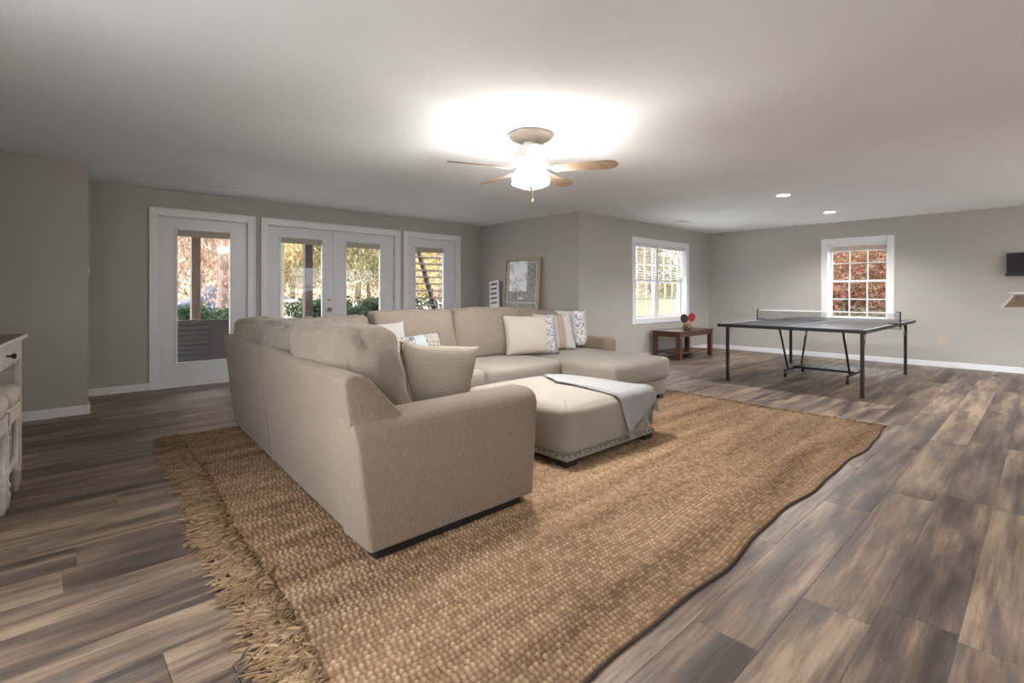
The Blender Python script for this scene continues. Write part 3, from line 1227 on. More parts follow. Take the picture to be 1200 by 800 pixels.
for i, (x, y, r) in enumerate(pts):
    c = nail if i == 0 else nail.copy()
    if i:
        col.objects.link(c)
    c.location = Vector((x, y, .083)) - Vector(ott.location)
    c.rotation_euler = r
for (x, y) in ((OX0 + .05, OY0 + .05), (OX1 - .05, OY0 + .05), (OX0 + .05, OY1 - .05), (OX1 - .05, OY1 - .05)):
    MB().box(x - .055, x + .055, y - .055, y + .055, .008, .056).build('foot', M['black_foot'], ott, bevel=.005, bseg=1)
# pleat seams at the near corners
for (sx, x0_) in ((1, OX0), (-1, OX1)):
    MB().tube([(x0_ + sx * .012, OY0 + .012, .345), (x0_ + sx * .06, OY0 + .06, .408), (x0_ + sx * .12, OY0 + .12, .428)], .003, 6).build('seam', M['band'], ott)

# ------------------------------------------------------------------ throw blanket
def ott_top(x, y):
    p, q = (x - 3.05) / .52, (y - 2.7275) / .5425
    w = max(0, 1 - p * p) * max(0, 1 - q * q)
    return .402 + .05 * w


thr = thing('throw_blanket', (3.3, 2.5, .45), 'white woven throw with fringe draped over the ottoman corner', 'blanket')
# unfolded strip: far-left corner -> over the near right corner
A0, A1 = Vector((3.30, 3.13)), Vector((2.98, 2.70))      # far end of strip (two corners)
B0, B1 = Vector((3.92, 2.28)), Vector((3.18, 1.88))      # hanging end (right, left), in unfolded plane


def drape(x, y, th):
    z = ott_top(min(x, OX1), max(y, OY0)) + .005
    ox, oy = max(0, x - (OX1 - .02)), max(0, (OY0 + .02) - y)
    rr = .05
    if ox > 0:
        x = OX1 - .02 + min(ox, rr) * .75 + max(0, ox - rr) * .10
        z -= max(0, ox - rr * .3)
    if oy > 0:
        y = OY0 + .02 - min(oy, rr) * .75 - max(0, oy - rr) * .10
        z -= max(0, oy - rr * .3)
    return x, y, max(z, .12) + th


def throw_layer(th, shrink, name, mat, seed):
    nu, nv = 60, 34
    mb = MB()
    for i in range(nu + 1):
        for j in range(nv + 1):
            u, v = i / nu, shrink + (1 - 2 * shrink) * j / nv
            a_ = A0.lerp(A1, v)
            b_ = B0.lerp(B1, v)
            p = a_.lerp(b_, u)
            s = Vector((u * 4 + seed, v * 5, seed))
            fold = .012 * math.sin(v * 17 + 2 * math.sin(u * 3)) * u * u + .004 * noise.noise(s * 1.4)
            p += Vector((noise.noise(s * 1.1), noise.noise(s * 1.3 + Vector((3, 3, 3))))) * .02
            x, y, z = drape(p.x, p.y, th + .004 + abs(fold))
            if p.x > OX1 or p.y < OY0:
                y -= abs(fold) * .8
                x += abs(fold) * .5
            mb.v.append((x, y, z))
    for i in range(nu):
        for j in range(nv):
            a_ = i * (nv + 1) + j
            mb.f.append((a_, a_ + 1, a_ + nv + 2, a_ + nv + 1))
    edge = [mb.v[nu * (nv + 1) + j] for j in range(nv + 1)]
    o = mb.build(name, mat, thr, smooth=True)
    sd = o.modifiers.new('thick', 'SOLIDIFY')
    sd.thickness = .006
    sd.offset = 0
    return edge


edge = throw_layer(0, 0, 'lower_layer', M['throw'], 1.0)
edge2 = throw_layer(.006, .02, 'upper_layer', M['throw'], 4.0)
mb = MB()
for k in range(130):
    f = random.random() * (len(edge) - 1.01)
    i = int(f)
    p = Vector(edge[i]).lerp(Vector(edge[i + 1]), f - i)
    L = random.uniform(.03, .06)
    d = Vector((random.gauss(.2, .3), random.gauss(-.15, .3), -1)).normalized()
    mb.tube([p, p + d * L * .5 + Vector((0, 0, 0)), p + d * L + Vector((random.gauss(0, .006), random.gauss(0, .006), 0))], .002, 4)
o = mb.build('fringe', M['throw'], thr)
o['kind'] = 'stuff'


# ------------------------------------------------------------------ throw pillows
def pattern_mat(name, kind):
    t = NT(name)
    tcn = t.t.nodes.new('ShaderNodeTexCoord')
    sp = t.t.nodes.new('ShaderNodeSeparateXYZ')
    t.l(tcn.outputs['Object'], sp.inputs[0])
    x = sp.outputs[0]
    v = t.coords()
    white = (.48, .475, .47)

    def band(a, b):
        return t.math('MULTIPLY', t.math('GREATER_THAN', x, a), t.math('LESS_THAN', x, b))

    def floral(scale, w, dark, bgc):
        vo = t.n('TexVoronoi', feature='DISTANCE_TO_EDGE', Scale=scale)
        nzz = t.noise(v, scale * .6, 3)
        dv = t.n('VectorMath', operation='ADD')
        comb = t.t.nodes.new('ShaderNodeCombineXYZ')
        t.l(t.math('MULTIPLY', nzz, .12), comb.inputs[0])
        t.l(t.math('MULTIPLY', nzz, .1), comb.inputs[2])
        t.l(v, dv.inputs[0])
        t.l(comb.outputs[0], dv.inputs[1])
        t.l(dv.outputs[0], vo.inputs['Vector'])
        m_ = t.math('LESS_THAN', vo.outputs['Distance'], w)
        n2 = t.math('GREATER_THAN', t.noise(v, scale * .8, 2), .47)
        return t.mix(t.math('MULTIPLY', m_, n2), bgc, dark)
    if kind == 'dotted_edge':
        c = t.mix(band(.165, .5), (.42, .375, .325), floral(38, .10, (.12, .13, .15), white))
    elif kind == 'tan_stripe':
        c = t.mix(band(.025, .125), white, (.37, .29, .23))
        c = t.mix(band(.125, .131), c, (.62, .50, .40))
        c = t.mix(band(.215, .5), c, floral(30, .07, (.20, .21, .24), white))
    elif kind == 'floral':
        c = t.mix(band(.04, .17), white, floral(24, .09, (.17, .18, .21), (.68, .68, .68)))
    elif kind == 'lumbar':
        c = floral(30, .10, (.07, .075, .085), (.36, .35, .33))
        c = t.mix(band(.03, .13), c, (.36, .39, .395))
        c = t.mix(band(.14, .27), c, floral(22, .06, (.12, .118, .115), (.30, .28, .255)))
        c = t.mix(band(.275, .29), c, (.03, .03, .035))
    elif kind == 'waffle':
        w1 = t.n('TexWave', wave_type='BANDS', bands_direction='X', Scale=30)
        w2 = t.n('TexWave', wave_type='BANDS', bands_direction='Z', Scale=30)
        t.l(v, w1.inputs['Vector'])
        t.l(v, w2.inputs['Vector'])
        h = t.math('MULTIPLY', w1.outputs['Fac'], w2.outputs['Fac'])
        c = t.ramp(h, [(.0, (.36, .305, .245)), (.7, (.52, .455, .375))])
        t.bump(h, .7, .006)
    t.color(c)
    if kind != 'waffle':
        t.bump(t.noise(v, 260, 2), .2, .002)
    t.set(Roughness=.95)
    return t.m


def pillow(name, w, h, th, loc, yaw, lean, mat, label, seed=0, roll=0, group=None):
    mb = pillow_mb(w, h, th, seed=seed)
    o = mb.build(name, mat, None, smooth=True, loc=loc, rot=(lean, roll, yaw))
    return tag(o, label, 'pillow', group)


pillow('throw_pillow', .52, .41, .17, (1.64, 2.46, .475), R(-6), R(8), pattern_mat('waffle_cloth', 'waffle'),
       'textured tan throw pillow beside the near arm of the sofa', 1, roll=R(6))
pillow('throw_pillow', .46, .42, .13, (2.25, 4.08, .51), R(-16), R(-24), M['white_fabric'],
       'plain white throw pillow behind the floral lumbar pillow', 2, roll=R(-4))
pillow('lumbar_pillow', .62, .33, .12, (2.46, 3.90, .475), R(-10), R(-22), pattern_mat('lumbar_print', 'lumbar'),
       'grey and black floral lumbar pillow with pale blue stripe', 3, roll=R(-6))
pillow('throw_pillow', .64, .47, .16, (4.00, 3.95, .475), R(-26), R(-17), pattern_mat('cream_dotted', 'dotted_edge'),
       'cream square pillow with black dotted strip down its right edge', 4, roll=R(-1))
pillow('throw_pillow', .54, .47, .13, (4.51, 4.05, .475), R(-22), R(-18), pattern_mat('white_tan_stripe', 'tan_stripe'),
       'white pillow with wide tan vertical stripe', 5)
pillow('throw_pillow', .48, .49, .12, (4.95, 4.17, .475), R(-18), R(-10), pattern_mat('white_floral', 'floral'),
       'white pillow with grey embroidered flowers, rightmost on the sofa', 6, roll=R(1))

# ------------------------------------------------------------------ console table, framed print, sign
con = thing('console_table', (5.85, 6.3, 0), 'narrow wooden console table hidden behind the sofa at the wall', 'table')
MB().box(5.78, 6.03, 5.65, 7.0, .855, .885).build('tabletop', M['light_wood'], con, bevel=.004, bseg=1)
MB().box(5.80, 6.01, 5.69, 6.96, .79, .855).build('apron', M['light_wood'], con)
for x in (5.82, 5.99):
    for y in (5.71, 6.94):
        MB().box(x - .02, x + .02, y - .02, y + .02, 0, .79).build('leg', M['light_wood'], con)


def print_mat():
    t = NT('print_with_window_reflection')
    v = t.coords()
    g1 = t.noise(v, 5, 6, .65, .6)
    c = t.ramp(g1, [(.3, (.25, .25, .26)), (.42, (.6, .61, .62)), (.52, (.85, .86, .88))])
    t.color(c)
    t.set(Roughness=.35)
    return t.m


fr = thing('framed_print', (5.98, 6.19, .885), 'framed grey landscape print in light wood frame leaning on the wall', 'picture')
fy0, fy1, fz0, fz1 = 5.755, 6.625, .888, 1.765


def frame_pt(y, z, d):
    # leaning a little back to the wall
    k = (z - fz0) / (fz1 - fz0)
    return (5.955 + .06 * k + d, y, z)


def frame_box(y0, y1, z0, z1, d0, d1):
    mb = MB()
    v = [frame_pt(y, z, d) for d in (d0, d1) for (y, z) in ((y0, z0), (y1, z0), (y1, z1), (y0, z1))]
    return mb.add(v, [(0, 1, 2, 3), (7, 6, 5, 4), (0, 4, 5, 1), (1, 5, 6, 2), (2, 6, 7, 3), (3, 7, 4, 0)])


w = .03
f = MB()
for b in ((fy0, fy0 + w, fz0, fz1), (fy1 - w, fy1, fz0, fz1), (fy0 + w, fy1 - w, fz0, fz0 + w), (fy0 + w, fy1 - w, fz1 - w, fz1)):
    q = frame_box(*b, -.012, .018)
    f.add(q.v, q.f)
f.build('frame', M['light_wood'], fr)
frame_box(fy0 + w, fy1 - w, fz0 + w, fz1 - w, .004, .012).build('mat_board', plain('grey_textured_mat', (.34, .33, .31), .7, var=.35, scale=18), fr)
f = MB()
for b in ((5.83, 5.845, 1.0, 1.70), (6.535, 6.55, 1.0, 1.70), (5.845, 6.535, 1.0, 1.015), (5.845, 6.535, 1.685, 1.70)):
    q = frame_box(*b, .000, .004)
    f.add(q.v, q.f)
f.build('inner_line', plain('pale_line', (.62, .61, .58), .6), fr)
frame_box(6.06, 6.50, 1.20, 1.72, -.001, .004).build('picture_with_reflection', print_mat(), fr)  # pale block paints a window's reflection over the landscape print
frame_box(6.15, 6.26, 1.07, 1.10, .000, .004).build('title_plate', plain('title_white', (.8, .8, .78), .6), fr)

sg = thing('lettered_sign', (5.93, 6.84, .885), 'small white sign with black script lettering, tilted beside framed print', 'sign')
org = Vector((5.90, 6.80, .900))
uu_ = Vector((0, math.cos(.13), -math.sin(.13)))
ww = Vector((.10, math.sin(.13), math.cos(.13))).normalized()
nn_ = uu_.cross(ww).normalized()
MB().obox(org + ww * .24 + Vector((0, .0, .016)), uu_, nn_, ww, .125, .01, .24).build('board', M['white_plastic'], sg)
mb = MB()
sgn = -1 if nn_.x > 0 else 1
for li in range(5):
    zz = .42 - li * .085
    n = 26
    pts = []
    for i in range(n):
        s_ = i / (n - 1) * .17 - .085
        hgt = .018 * math.sin(i * 1.55 + li) * (1 + .6 * math.sin(i * .7 + li * 2))
        pts.append(org + uu_ * s_ + ww * (zz + hgt) + nn_ * sgn * .0115 + Vector((0, 0, .016)))
    mb.tube(pts, .005, 5)
mb.build('script_lettering', M['black'], sg)

# ------------------------------------------------------------------ coffee table by window
ct = thing('coffee_table', (8.62, 4.60, 0), 'low cherry wood coffee table with lower shelf under the double window', 'table')
cx0, cx1, cy0, cy1 = 8.0, 9.27, 4.33, 4.90
MB().box(cx0, cx1, cy0, cy1, .475, .50).build('tabletop', M['brown_wood'], ct, bevel=.004, bseg=2)
MB().box(cx0 + .05, cx1 - .05, cy0 + .03, cy0 + .05, .40, .475).build('apron', M['brown_wood'], ct)
MB().box(cx0 + .05, cx1 - .05, cy1 - .05, cy1 - .03, .40, .475).build('apron', M['brown_wood'], ct)
MB().box(cx0 + .03, cx0 + .05, cy0 + .05, cy1 - .05, .40, .475).build('apron', M['brown_wood'], ct)
MB().box(cx1 - .05, cx1 - .03, cy0 + .05, cy1 - .05, .40, .475).build('apron', M['brown_wood'], ct)
for x in (cx0 + .055, cx1 - .055):
    for y in (cy0 + .055, cy1 - .055):
        MB().box(x - .038, x + .038, y - .038, y + .038, 0, .475).build('leg', M['brown_wood'], ct, bevel=.003, bseg=1)
MB().box(cx0 + .05, cx1 - .05, cy0 + .05, cy1 - .05, .10, .12).build('lower_shelf', M['brown_wood'], ct, bevel=.002, bseg=1)
# paddles in a small holder
hx, hy = 8.56, 4.50
ph_ = thing('paddle_holder', (hx, hy, .50), 'small brown wicker cup holding paddles on the coffee table', 'holder')
MB().lathe((hx, hy, .50), [(0, 0), (.055, 0), (.075, .02), (.082, .06), (.07, .11), (.062, .13), (.055, .13), (.063, .11), (.07, .06), (.05, .012), (0, .012)], 22).build('cup', wood('wicker', (.10, .045, .02), (.26, .14, .07), 4), ph_, smooth=True)
MB().lathe((hx, hy, .50), [(.083, .055), (.086, .06), (.083, .065)], 22).build('rim_band', M['brown_wood'], ph_)


def paddle(base, ax, nrm, colr, name, label, hz=.16):
    t = thing(name, base, label, 'paddle', 'table tennis paddles')
    ax = Vector(ax).normalized()
    nrm = Vector(nrm).normalized()
    sd = ax.cross(nrm).normalized()
    nrm = sd.cross(ax)
    c = Vector(base) + ax * (hz)
    prof = []
    for i in range(24):
        a_ = 2 * PI * i / 24
        prof.append((.074 * math.cos(a_), .074 * math.sin(a_) * 1.1))
    fn = lambda p, q, tt: tuple(c + sd * p + ax * q + nrm * tt)
    MB().prism(prof, fn, -.003, .003).build('blade', M['light_wood'], t)
    prof2 = [(p * .97, q * .97) for p, q in prof]
    MB().prism(prof2, fn, .003, .006).build('rubber', plain('rubber_' + colr, (.42, .02, .02) if colr == 'red' else (.005, .005, .005), .6), t)
    MB().prism(prof2, fn, -.006, -.003).build('rubber', M['black_foot'], t)
    MB().obox(c - ax * .125, sd, nrm, ax, .014, .011, .05).build('handle', M['light_wood'], t, bevel=.003)
    return t


paddle((hx + .012, hy - .02, .545), (.22, -.2, 1), (-.98, -.05, .2), 'red', 'table_tennis_paddle', 'table tennis paddle with red rubber in the small cup', .19)
paddle((hx - .015, hy + .02, .545), (-.14, .12, 1), (-.6, -.8, .1), 'black', 'table_tennis_paddle', 'table tennis paddle with black rubber behind the red one', .165)

# ------------------------------------------------------------------ table tennis table
tt = thing('table_tennis_table', (8.1, 2.2, 0), 'dark table tennis table on black metal legs at right', 'table')
tx0, tx1, ty0, ty1 = 6.60, 9.62, 1.375, 3.04
board_m = NT('table_tennis_surface')
v_ = board_m.coords()
board_m.color(board_m.ramp(board_m.noise(v_, 6, 4), [(.3, (.032, .034, .042)), (.7, (.046, .049, .06))]))
board_m.set(Roughness=.38)
board_m.b.inputs['Specular IOR Level'].default_value = .3
xm = (tx0 + tx1) / 2
for a, b in ((tx0 + .012, xm - .004), (xm + .004, tx1 - .012)):
    h = MB().box(a, b, ty0 + .012, ty1 - .012, .738, .760).build('table_half', board_m.m, tt)
    ln = MB()
    ln.box(a, b, ty0 + .014, ty0 + .034, .760, .7608).box(a, b, ty1 - .034, ty1 - .014, .760, .7608)
    ln.box(a, b, (ty0 + ty1) / 2 - .003, (ty0 + ty1) / 2 + .003, .760, .7608)
    e0 = a if a < xm - 1 else b - .02
    ln.box(e0, e0 + .02, ty0 + .034, ty1 - .034, .760, .7608)
    ln.build('white_line', plain('line_paint', (.75, .76, .78), .4), h)
mb = MB()
mb.box(tx0, tx1, ty0, ty0 + .012, .722, .763).box(tx0, tx1, ty1 - .012, ty1, .722, .763)
mb.box(tx0, tx0 + .012, ty0 + .012, ty1 - .012, .722, .763).box(tx1 - .012, tx1, ty0 + .012, ty1 - .012, .722, .763)
mb.build('edge_rim', M['black'], tt, bevel=.002, bseg=1)
mb = MB()
for x in (7.2, 8.55):
    mb.box(x - .015, x + .015, ty0 + .02, ty1 - .02, .71, .738)
mb.build('crossbar', M['black'], tt)
for (x, y) in ((6.66, 1.42), (6.69, 2.94), (9.12, 1.42), (9.10, 2.94)):
    lg = MB().box(x - .018, x + .018, y - .018, y + .018, .012, .738).build('leg', M['black'], tt, bevel=.003, bseg=1)
    MB().box(x - .021, x + .021, y - .021, y + .021, 0, .014).build('foot_cap', M['black_foot'], lg, bevel=.002, bseg=1)
    s = 1 if x < 8 else -1
    MB().tube([(x + s * .02, y, .56), (x + s * .16, y, .735)], .005, 6).build('leg_brace', M['nickel'], tt)
for y in (2.50, 1.76):
    for x0_, xt in ((7.62, 7.28), (8.18, 8.47)):
        MB().tube([(xt, y, .735), (x0_, y, .115)], .014, 8).build('folding_leg', M['black'], tt)
        MB().tube([(xt + (x0_ - xt) * .35, y, .52), (xt + (.14 if xt < 8 else -.14), y, .735)], .005, 6).build('leg_brace', M['nickel'], tt)
    MB().tube([(7.5, y, .10), (8.28, y, .10)], .015, 8).build('base_rail', M['black'], tt)
    for x in (7.52, 8.25):
        cs = MB().tube([(x, y, .09), (x, y, .055)], .009, 8).build('caster_stem', M['black'], tt)
        MB().tube([(x, y - .014, .031), (x, y + .014, .031)], .031, 16).build('caster_wheel', M['black_foot'], cs)
MB().tube([(7.85, 1.76, .115), (7.85, 2.50, .115)], .015, 8).build('base_crossbar', M['black'], tt)
# net
net = thing('table_tennis_net', (xm, (ty0 + ty1) / 2, .76), 'black mesh net with white top tape across the game table', 'net')
ny0, ny1 = ty0 - .06, ty1 + .06
mb = MB()
nx_ = xm
k = 0
y = ny0 + .02
while y < ny1 - .01:
    mb.box(nx_ - .0007, nx_ + .0007, y - .0009, y + .0009, .775, .905)
    y += .0125
z = .778
while z < .905:
    mb.box(nx_ - .0007, nx_ + .0007, ny0 + .01, ny1 - .01, z - .0009, z + .0009)
    z += .0125
o = mb.build('mesh_netting', M['black'], net)
o['kind'] = 'stuff'
MB().box(nx_ - .002, nx_ + .002, ny0 + .01, ny1 - .01, .903, .918).build('top_tape', plain('white_tape', (.8, .8, .8), .7), net)
MB().tube([(nx_, ny0 + .01, .775), (nx_, ny1 - .01, .775)], .003, 6).build('bottom_cord', M['black'], net)
for y, s in ((ny0, 1), (ny1, -1)):
    p = MB().tube([(nx_, y, .745), (nx_, y, .925)], .009, 10).build('net_post', M['black'], net)
    mb = MB()
    mb.box(nx_ - .02, nx_ + .02, min(y, y + s * .12), max(y, y + s * .12), .7635, .773)
    mb.box(nx_ - .02, nx_ + .02, min(y, y + s * .11), max(y, y + s * .11), .70, .708)
    mb.box(nx_ - .02, nx_ + .02, y - .006, y + .006, .70, .773)
    mb.build('clamp', M['black'], p)
    MB().box(nx_ - .012, nx_ + .012, min(y, y + s * .06), max(y, y + s * .06), .918, .926).build('top_bracket', M['black'], p)

# ------------------------------------------------------------------ cabinet desk and stools at left
th = R(85.1)
du, dv_ = Vector((math.cos(th), math.sin(th), 0)), Vector((-math.sin(th), math.cos(th), 0))  # du along front to far end, dv_ toward the wall
DO = Vector((-.092, 4.36, 0))


def dk(a, b, z):
    p = DO - du * a + dv_ * b
    return (p.x, p.y, z)


def dbox(mb, a0, a1, b0, b1, z0, z1):
    v = [dk(a, b, z) for z in (z0, z1) for a, b in ((a0, b0), (a1, b0), (a1, b1), (a0, b1))]
    return mb.add(v, [(0, 3, 2, 1), (4, 5, 6, 7), (0, 1, 5, 4), (1, 2, 6, 5), (2, 3, 7, 6), (3, 0, 4, 7)])


desk = thing('counter_desk', tuple(dk(.9, .2, 0)), 'distressed cream counter height desk with dark top and drawer at left', 'desk')
DB = .38
dbox(MB(), .0, 1.9, .0, DB, .895, .92).build('desktop', M['desk_top'], desk, bevel=.003, bseg=1)
dbox(MB(), -.004, 1.904, -.008, .0, .898, .918).build('edge_molding', M['cream_worn'], desk, bevel=.003, bseg=1)
dbox(MB(), .03, 1.87, .03, DB - .02, .76, .895).build('apron', M['cream_paint'], desk)
for a0, wd in ((.085, .92), (1.05, .76)):
    dr = dbox(MB(), a0, a0 + wd, .018, .03, .775, .885).build('drawer', M['cream_paint'], desk, bevel=.003, bseg=1)
    kp = dk(a0 + wd / 2, .018, .832)
    mb = MB()
    mb.tube([Vector(kp), Vector(kp) - dv_ * .018, Vector(kp) - dv_ * .024, Vector(kp) - dv_ * .036, Vector(kp) - dv_ * .04], [.006, .006, .014, .015, .006], 12)
    mb.build('knob', M['bronze'], dr, smooth=True)
dbox(MB(), .0, .035, .02, .055, 0, .895).build('leg', M['cream_worn'], desk, bevel=.004, bseg=1)
dbox(MB(), .0, .045, DB - .055, DB - .02, 0, .895).build('leg', M['cream_worn'], desk, bevel=.004, bseg=1)
dbox(MB(), .012, .033, .055, DB - .055, .12, .895).build('end_panel', M['cream_paint'], desk)
dbox(MB(), 1.855, 1.9, .02, .055, 0, .895).build('leg', M['cream_worn'], desk, bevel=.004, bseg=1)
dbox(MB(), 1.855, 1.9, DB - .055, DB - .02, 0, .895).build('leg', M['cream_worn'], desk, bevel=.004, bseg=1)


def stool(a0, label):
    """stool tucked in under the desk: a0 = distance of its far side from the desk's far end"""
    W, Dp = .36, .30
    c = dk(a0 + W / 2, .15, 0)
    t = thing('counter_stool', c, label, 'stool', 'upholstered stools under the desk')
    b0, b1 = .0, .30
    # saddle seat
    mb = soft_box(0, W, 0, Dp, 0, .10, .045, (0, 0, .012), 12)
    vs = []
    for (x, y, z) in mb.v:
        cx = (x - W / 2) / (W / 2)
        zz = z + .03 * cx * cx
        vs.append(dk(a0 + x, b0 + y, .52 + zz))
    m2 = MB().add(vs, mb.f)
    m2.build('seat', M['stool_fabric'], t, smooth=True)
    dbox(MB(), a0 + .01, a0 + W - .01, b0 + .005, b0 + .03, .45, .53).build('seat_rail', M['cream_paint'], t, bevel=.003, bseg=1)
    dbox(MB(), a0 + .01, a0 + W - .01, b1 - .03, b1 - .005, .45, .53).build('seat_rail', M['cream_paint'], t, bevel=.003, bseg=1)
    dbox(MB(), a0 + .005, a0 + .03, b0 + .03, b1 - .03, .45, .53).build('seat_rail', M['cream_paint'], t, bevel=.003, bseg=1)
    dbox(MB(), a0 + W - .03, a0 + W - .005, b0 + .03, b1 - .03, .45, .53).build('seat_rail', M['cream_paint'], t, bevel=.003, bseg=1)
    for a_ in (a0 + .025, a0 + W - .025):
        for b_ in (b0 + .025, b1 - .025):
            p = dk(a_, b_, 0)
            prof = [(0, 0), (.011, 0), (.015, .02), (.020, .08), (.013, .11), (.020, .12), (.020, .135), (.013, .15), (.014, .30), (.013, .42), (.020, .43), (.020, .445), (.014, .455), (.014, .47), (0, .47)]
            MB().lathe(p, prof, 14).build('leg', M['cream_worn'], t, smooth=True)
    dbox(MB(), a0 + .02, a0 + W - .02, b0 + .018, b0 + .034, .17, .215).build('stretcher', M['cream_paint'], t)
    dbox(MB(), a0 + .02, a0 + .036, b0 + .03, b1 - .03, .17, .215).build('stretcher', M['cream_paint'], t)
    dbox(MB(), a0 + W - .036, a0 + W - .02, b0 + .03, b1 - .03, .17, .215).build('stretcher', M['cream_paint'], t)
    return t


stool(.175, 'farther cream stool with linen saddle seat, tucked under desk end')
stool(.585, 'nearer cream stool cut off by the left picture edge')


# ------------------------------------------------------------------ outside
def ground_mat(name, stops, scale, rough=.95, bump=.4):
    t = NT(name)
    v = t.coords()
    t.color(t.ramp(t.noise(v, scale, 8, .75), stops))
    t.set(Roughness=rough)
    t.bump(t.noise(v, scale * 6, 3), bump, .03)
    return t.m


leaves_g = ground_mat('leaf_litter', [(.35, (0.099, 0.066, 0.033)), (.5, (0.191, 0.119, 0.073)), (.62, (0.139, 0.132, 0.059)), (.75, (0.248, 0.172, 0.119))], 3.0)
lawn_m = ground_mat('autumn_grass', [(.35, (0.066, 0.066, 0.026)), (.5, (0.119, 0.116, 0.056)), (.62, (0.172, 0.139, 0.079)), (.75, (0.182, 0.106, 0.053))], 2.6)
conc = ground_mat('pale_concrete', [(.3, (0.341, 0.329, 0.310)), (.7, (0.422, 0.409, 0.384))], 6, .8, .1)


def terrain(name, x0, x1, y0, y1, fn, mat, nx=40, ny=40):
    mb = MB()
    for i in range(nx + 1):
        for j in range(ny + 1):
            x, y = x0 + (x1 - x0) * i / nx, y0 + (y1 - y0) * j / ny
            mb.v.append((x, y, fn(x, y)))
    for i in range(nx):
        for j in range(ny):
            a_ = i * (ny + 1) + j
            mb.f.append((a_, a_ + ny + 1, a_ + ny + 2, a_ + 1))
    return struct(mb.build(name, mat, smooth=True))


def hill_back(x, y):
    return -.15 + .25 * max(0, min(1, (y - 24) / 26)) * (y - 24) * .5 + .15 * noise.noise(Vector((x * .2, y * .2, 0)))


def yard(x, y):
    a_ = max(0, y - 26) * .22
    return -.16 + a_ + .1 * noise.noise(Vector((x * .25, y * .25, 1)))


terrain('ground_patio', -12, XJ + T + 30, YD + T, 12.4, lambda x, y: -.10, ground_mat('patio_concrete', [(.3, (.52, .51, .49)), (.7, (.62, .61, .59))], 5, .8, .1), 2, 2)
terrain('ground_yard', -30, 75, 12.4, 90, yard, leaves_g, 60, 50)
terrain('ground_driveway', -20, 60, 15.5, 20.0, lambda x, y: .0 + .1 * noise.noise(Vector((x * .25, y * .25, 1))) + .02, ground_mat('pale_gravel', [(.3, (.22, .22, .218)), (.7, (.32, .32, .318))], 5, .8, .1), 60, 6)
terrain('ground_side_yard', -40, XL - T, -40, YD + T, lambda x, y: -.12, conc, 6, 6)
terrain('ground_rear_yard', XL - T, XR + T, -40, YF - T, lambda x, y: -.12, conc, 6, 6)
terrain('ground_slope', XR + T, 60, -40, 12.4, lambda x, y: -.1 + max(0, x - 12.5) * .17 + .15 * noise.noise(Vector((x * .4, y * .4, 5))), lawn_m, 50, 50)

leafm = {}


def leaf_mat(name, stops):
    t = NT(name)
    g = t.t.nodes.new('ShaderNodeNewGeometry')
    c = t.ramp(g.outputs['Random Per Island'], stops)
    df = t.n('BsdfDiffuse')
    tl = t.n('BsdfTranslucent')
    mx = t.t.nodes.new('ShaderNodeMixShader')
    mx.inputs[0].default_value = .45
    t.l(c, df.inputs['Color'])
    t.l(c, tl.inputs['Color'])
    t.l(df.outputs[0], mx.inputs[1])
    t.l(tl.outputs[0], mx.inputs[2])
    t.l(mx.outputs[0], t.out.inputs['Surface'])
    return t.m


L_ORANGE = leaf_mat('orange_leaves', [(0, (0.330, 0.202, 0.117)), (.4, (0.415, 0.277, 0.181)), (.7, (0.437, 0.341, 0.256)), (1, (0.320, 0.266, 0.192))])
L_YELLOW = leaf_mat('yellow_leaves', [(0, (0.415, 0.298, 0.117)), (.5, (0.480, 0.384, 0.171)), (.8, (0.453, 0.395, 0.256)), (1, (0.330, 0.320, 0.171))])
L_RUST = leaf_mat('rust_leaves', [(0, (0.192, 0.117, 0.080)), (.5, (0.293, 0.192, 0.138)), (1, (0.373, 0.288, 0.235))])
L_RED = leaf_mat('red_leaves', [(0, (0.223, 0.058, 0.049)), (.35, (0.276, 0.116, 0.098)), (.65, (0.259, 0.152, 0.089)), (1, (0.152, 0.148, 0.067))])
L_GREEN = leaf_mat('evergreen_leaves', [(0, (0.020, 0.034, 0.020)), (.6, (0.045, 0.068, 0.041)), (1, (0.090, 0.113, 0.068))])
L_OLIVE = leaf_mat('olive_leaves', [(0, (0.161, 0.166, 0.081)), (.6, (0.252, 0.232, 0.121)), (1, (0.333, 0.272, 0.161))])
crown_mesh = {}


def crown(kind, mat, n, size, seed):
    key = (kind, mat.name)
    if key in crown_mesh:
        return crown_mesh[key]
    rr = random.Random(seed)
    mb = MB()
    clumps = [(Vector((rr.gauss(0, .42), rr.gauss(0, .42), rr.uniform(-.75, .8))), rr.uniform(.22, .42)) for _ in range(22)]
    for i in range(n):
        c, rad = clumps[i % len(clumps)]
        p = c + Vector((rr.gauss(0, 1), rr.gauss(0, 1), rr.gauss(0, .8))) * rad * .55
        a_ = Vector((rr.gauss(0, 1), rr.gauss(0, 1), rr.gauss(0, 1))).normalized()
        b_ = a_.cross(Vector((rr.gauss(0, 1), rr.gauss(0, 1), rr.gauss(0, 1)))).normalized()
        s = size * rr.uniform(.6, 1.3)
        mb.add([p - a_ * s, p + b_ * s * .55, p + a_ * s, p - b_ * s * .55], [(0, 1, 2, 3)])
    me = bpy.data.meshes.new('foliage')
    me.from_pydata(mb.v, [], mb.f)
    me.materials.append(mat)
    crown_mesh[key] = me
    return me


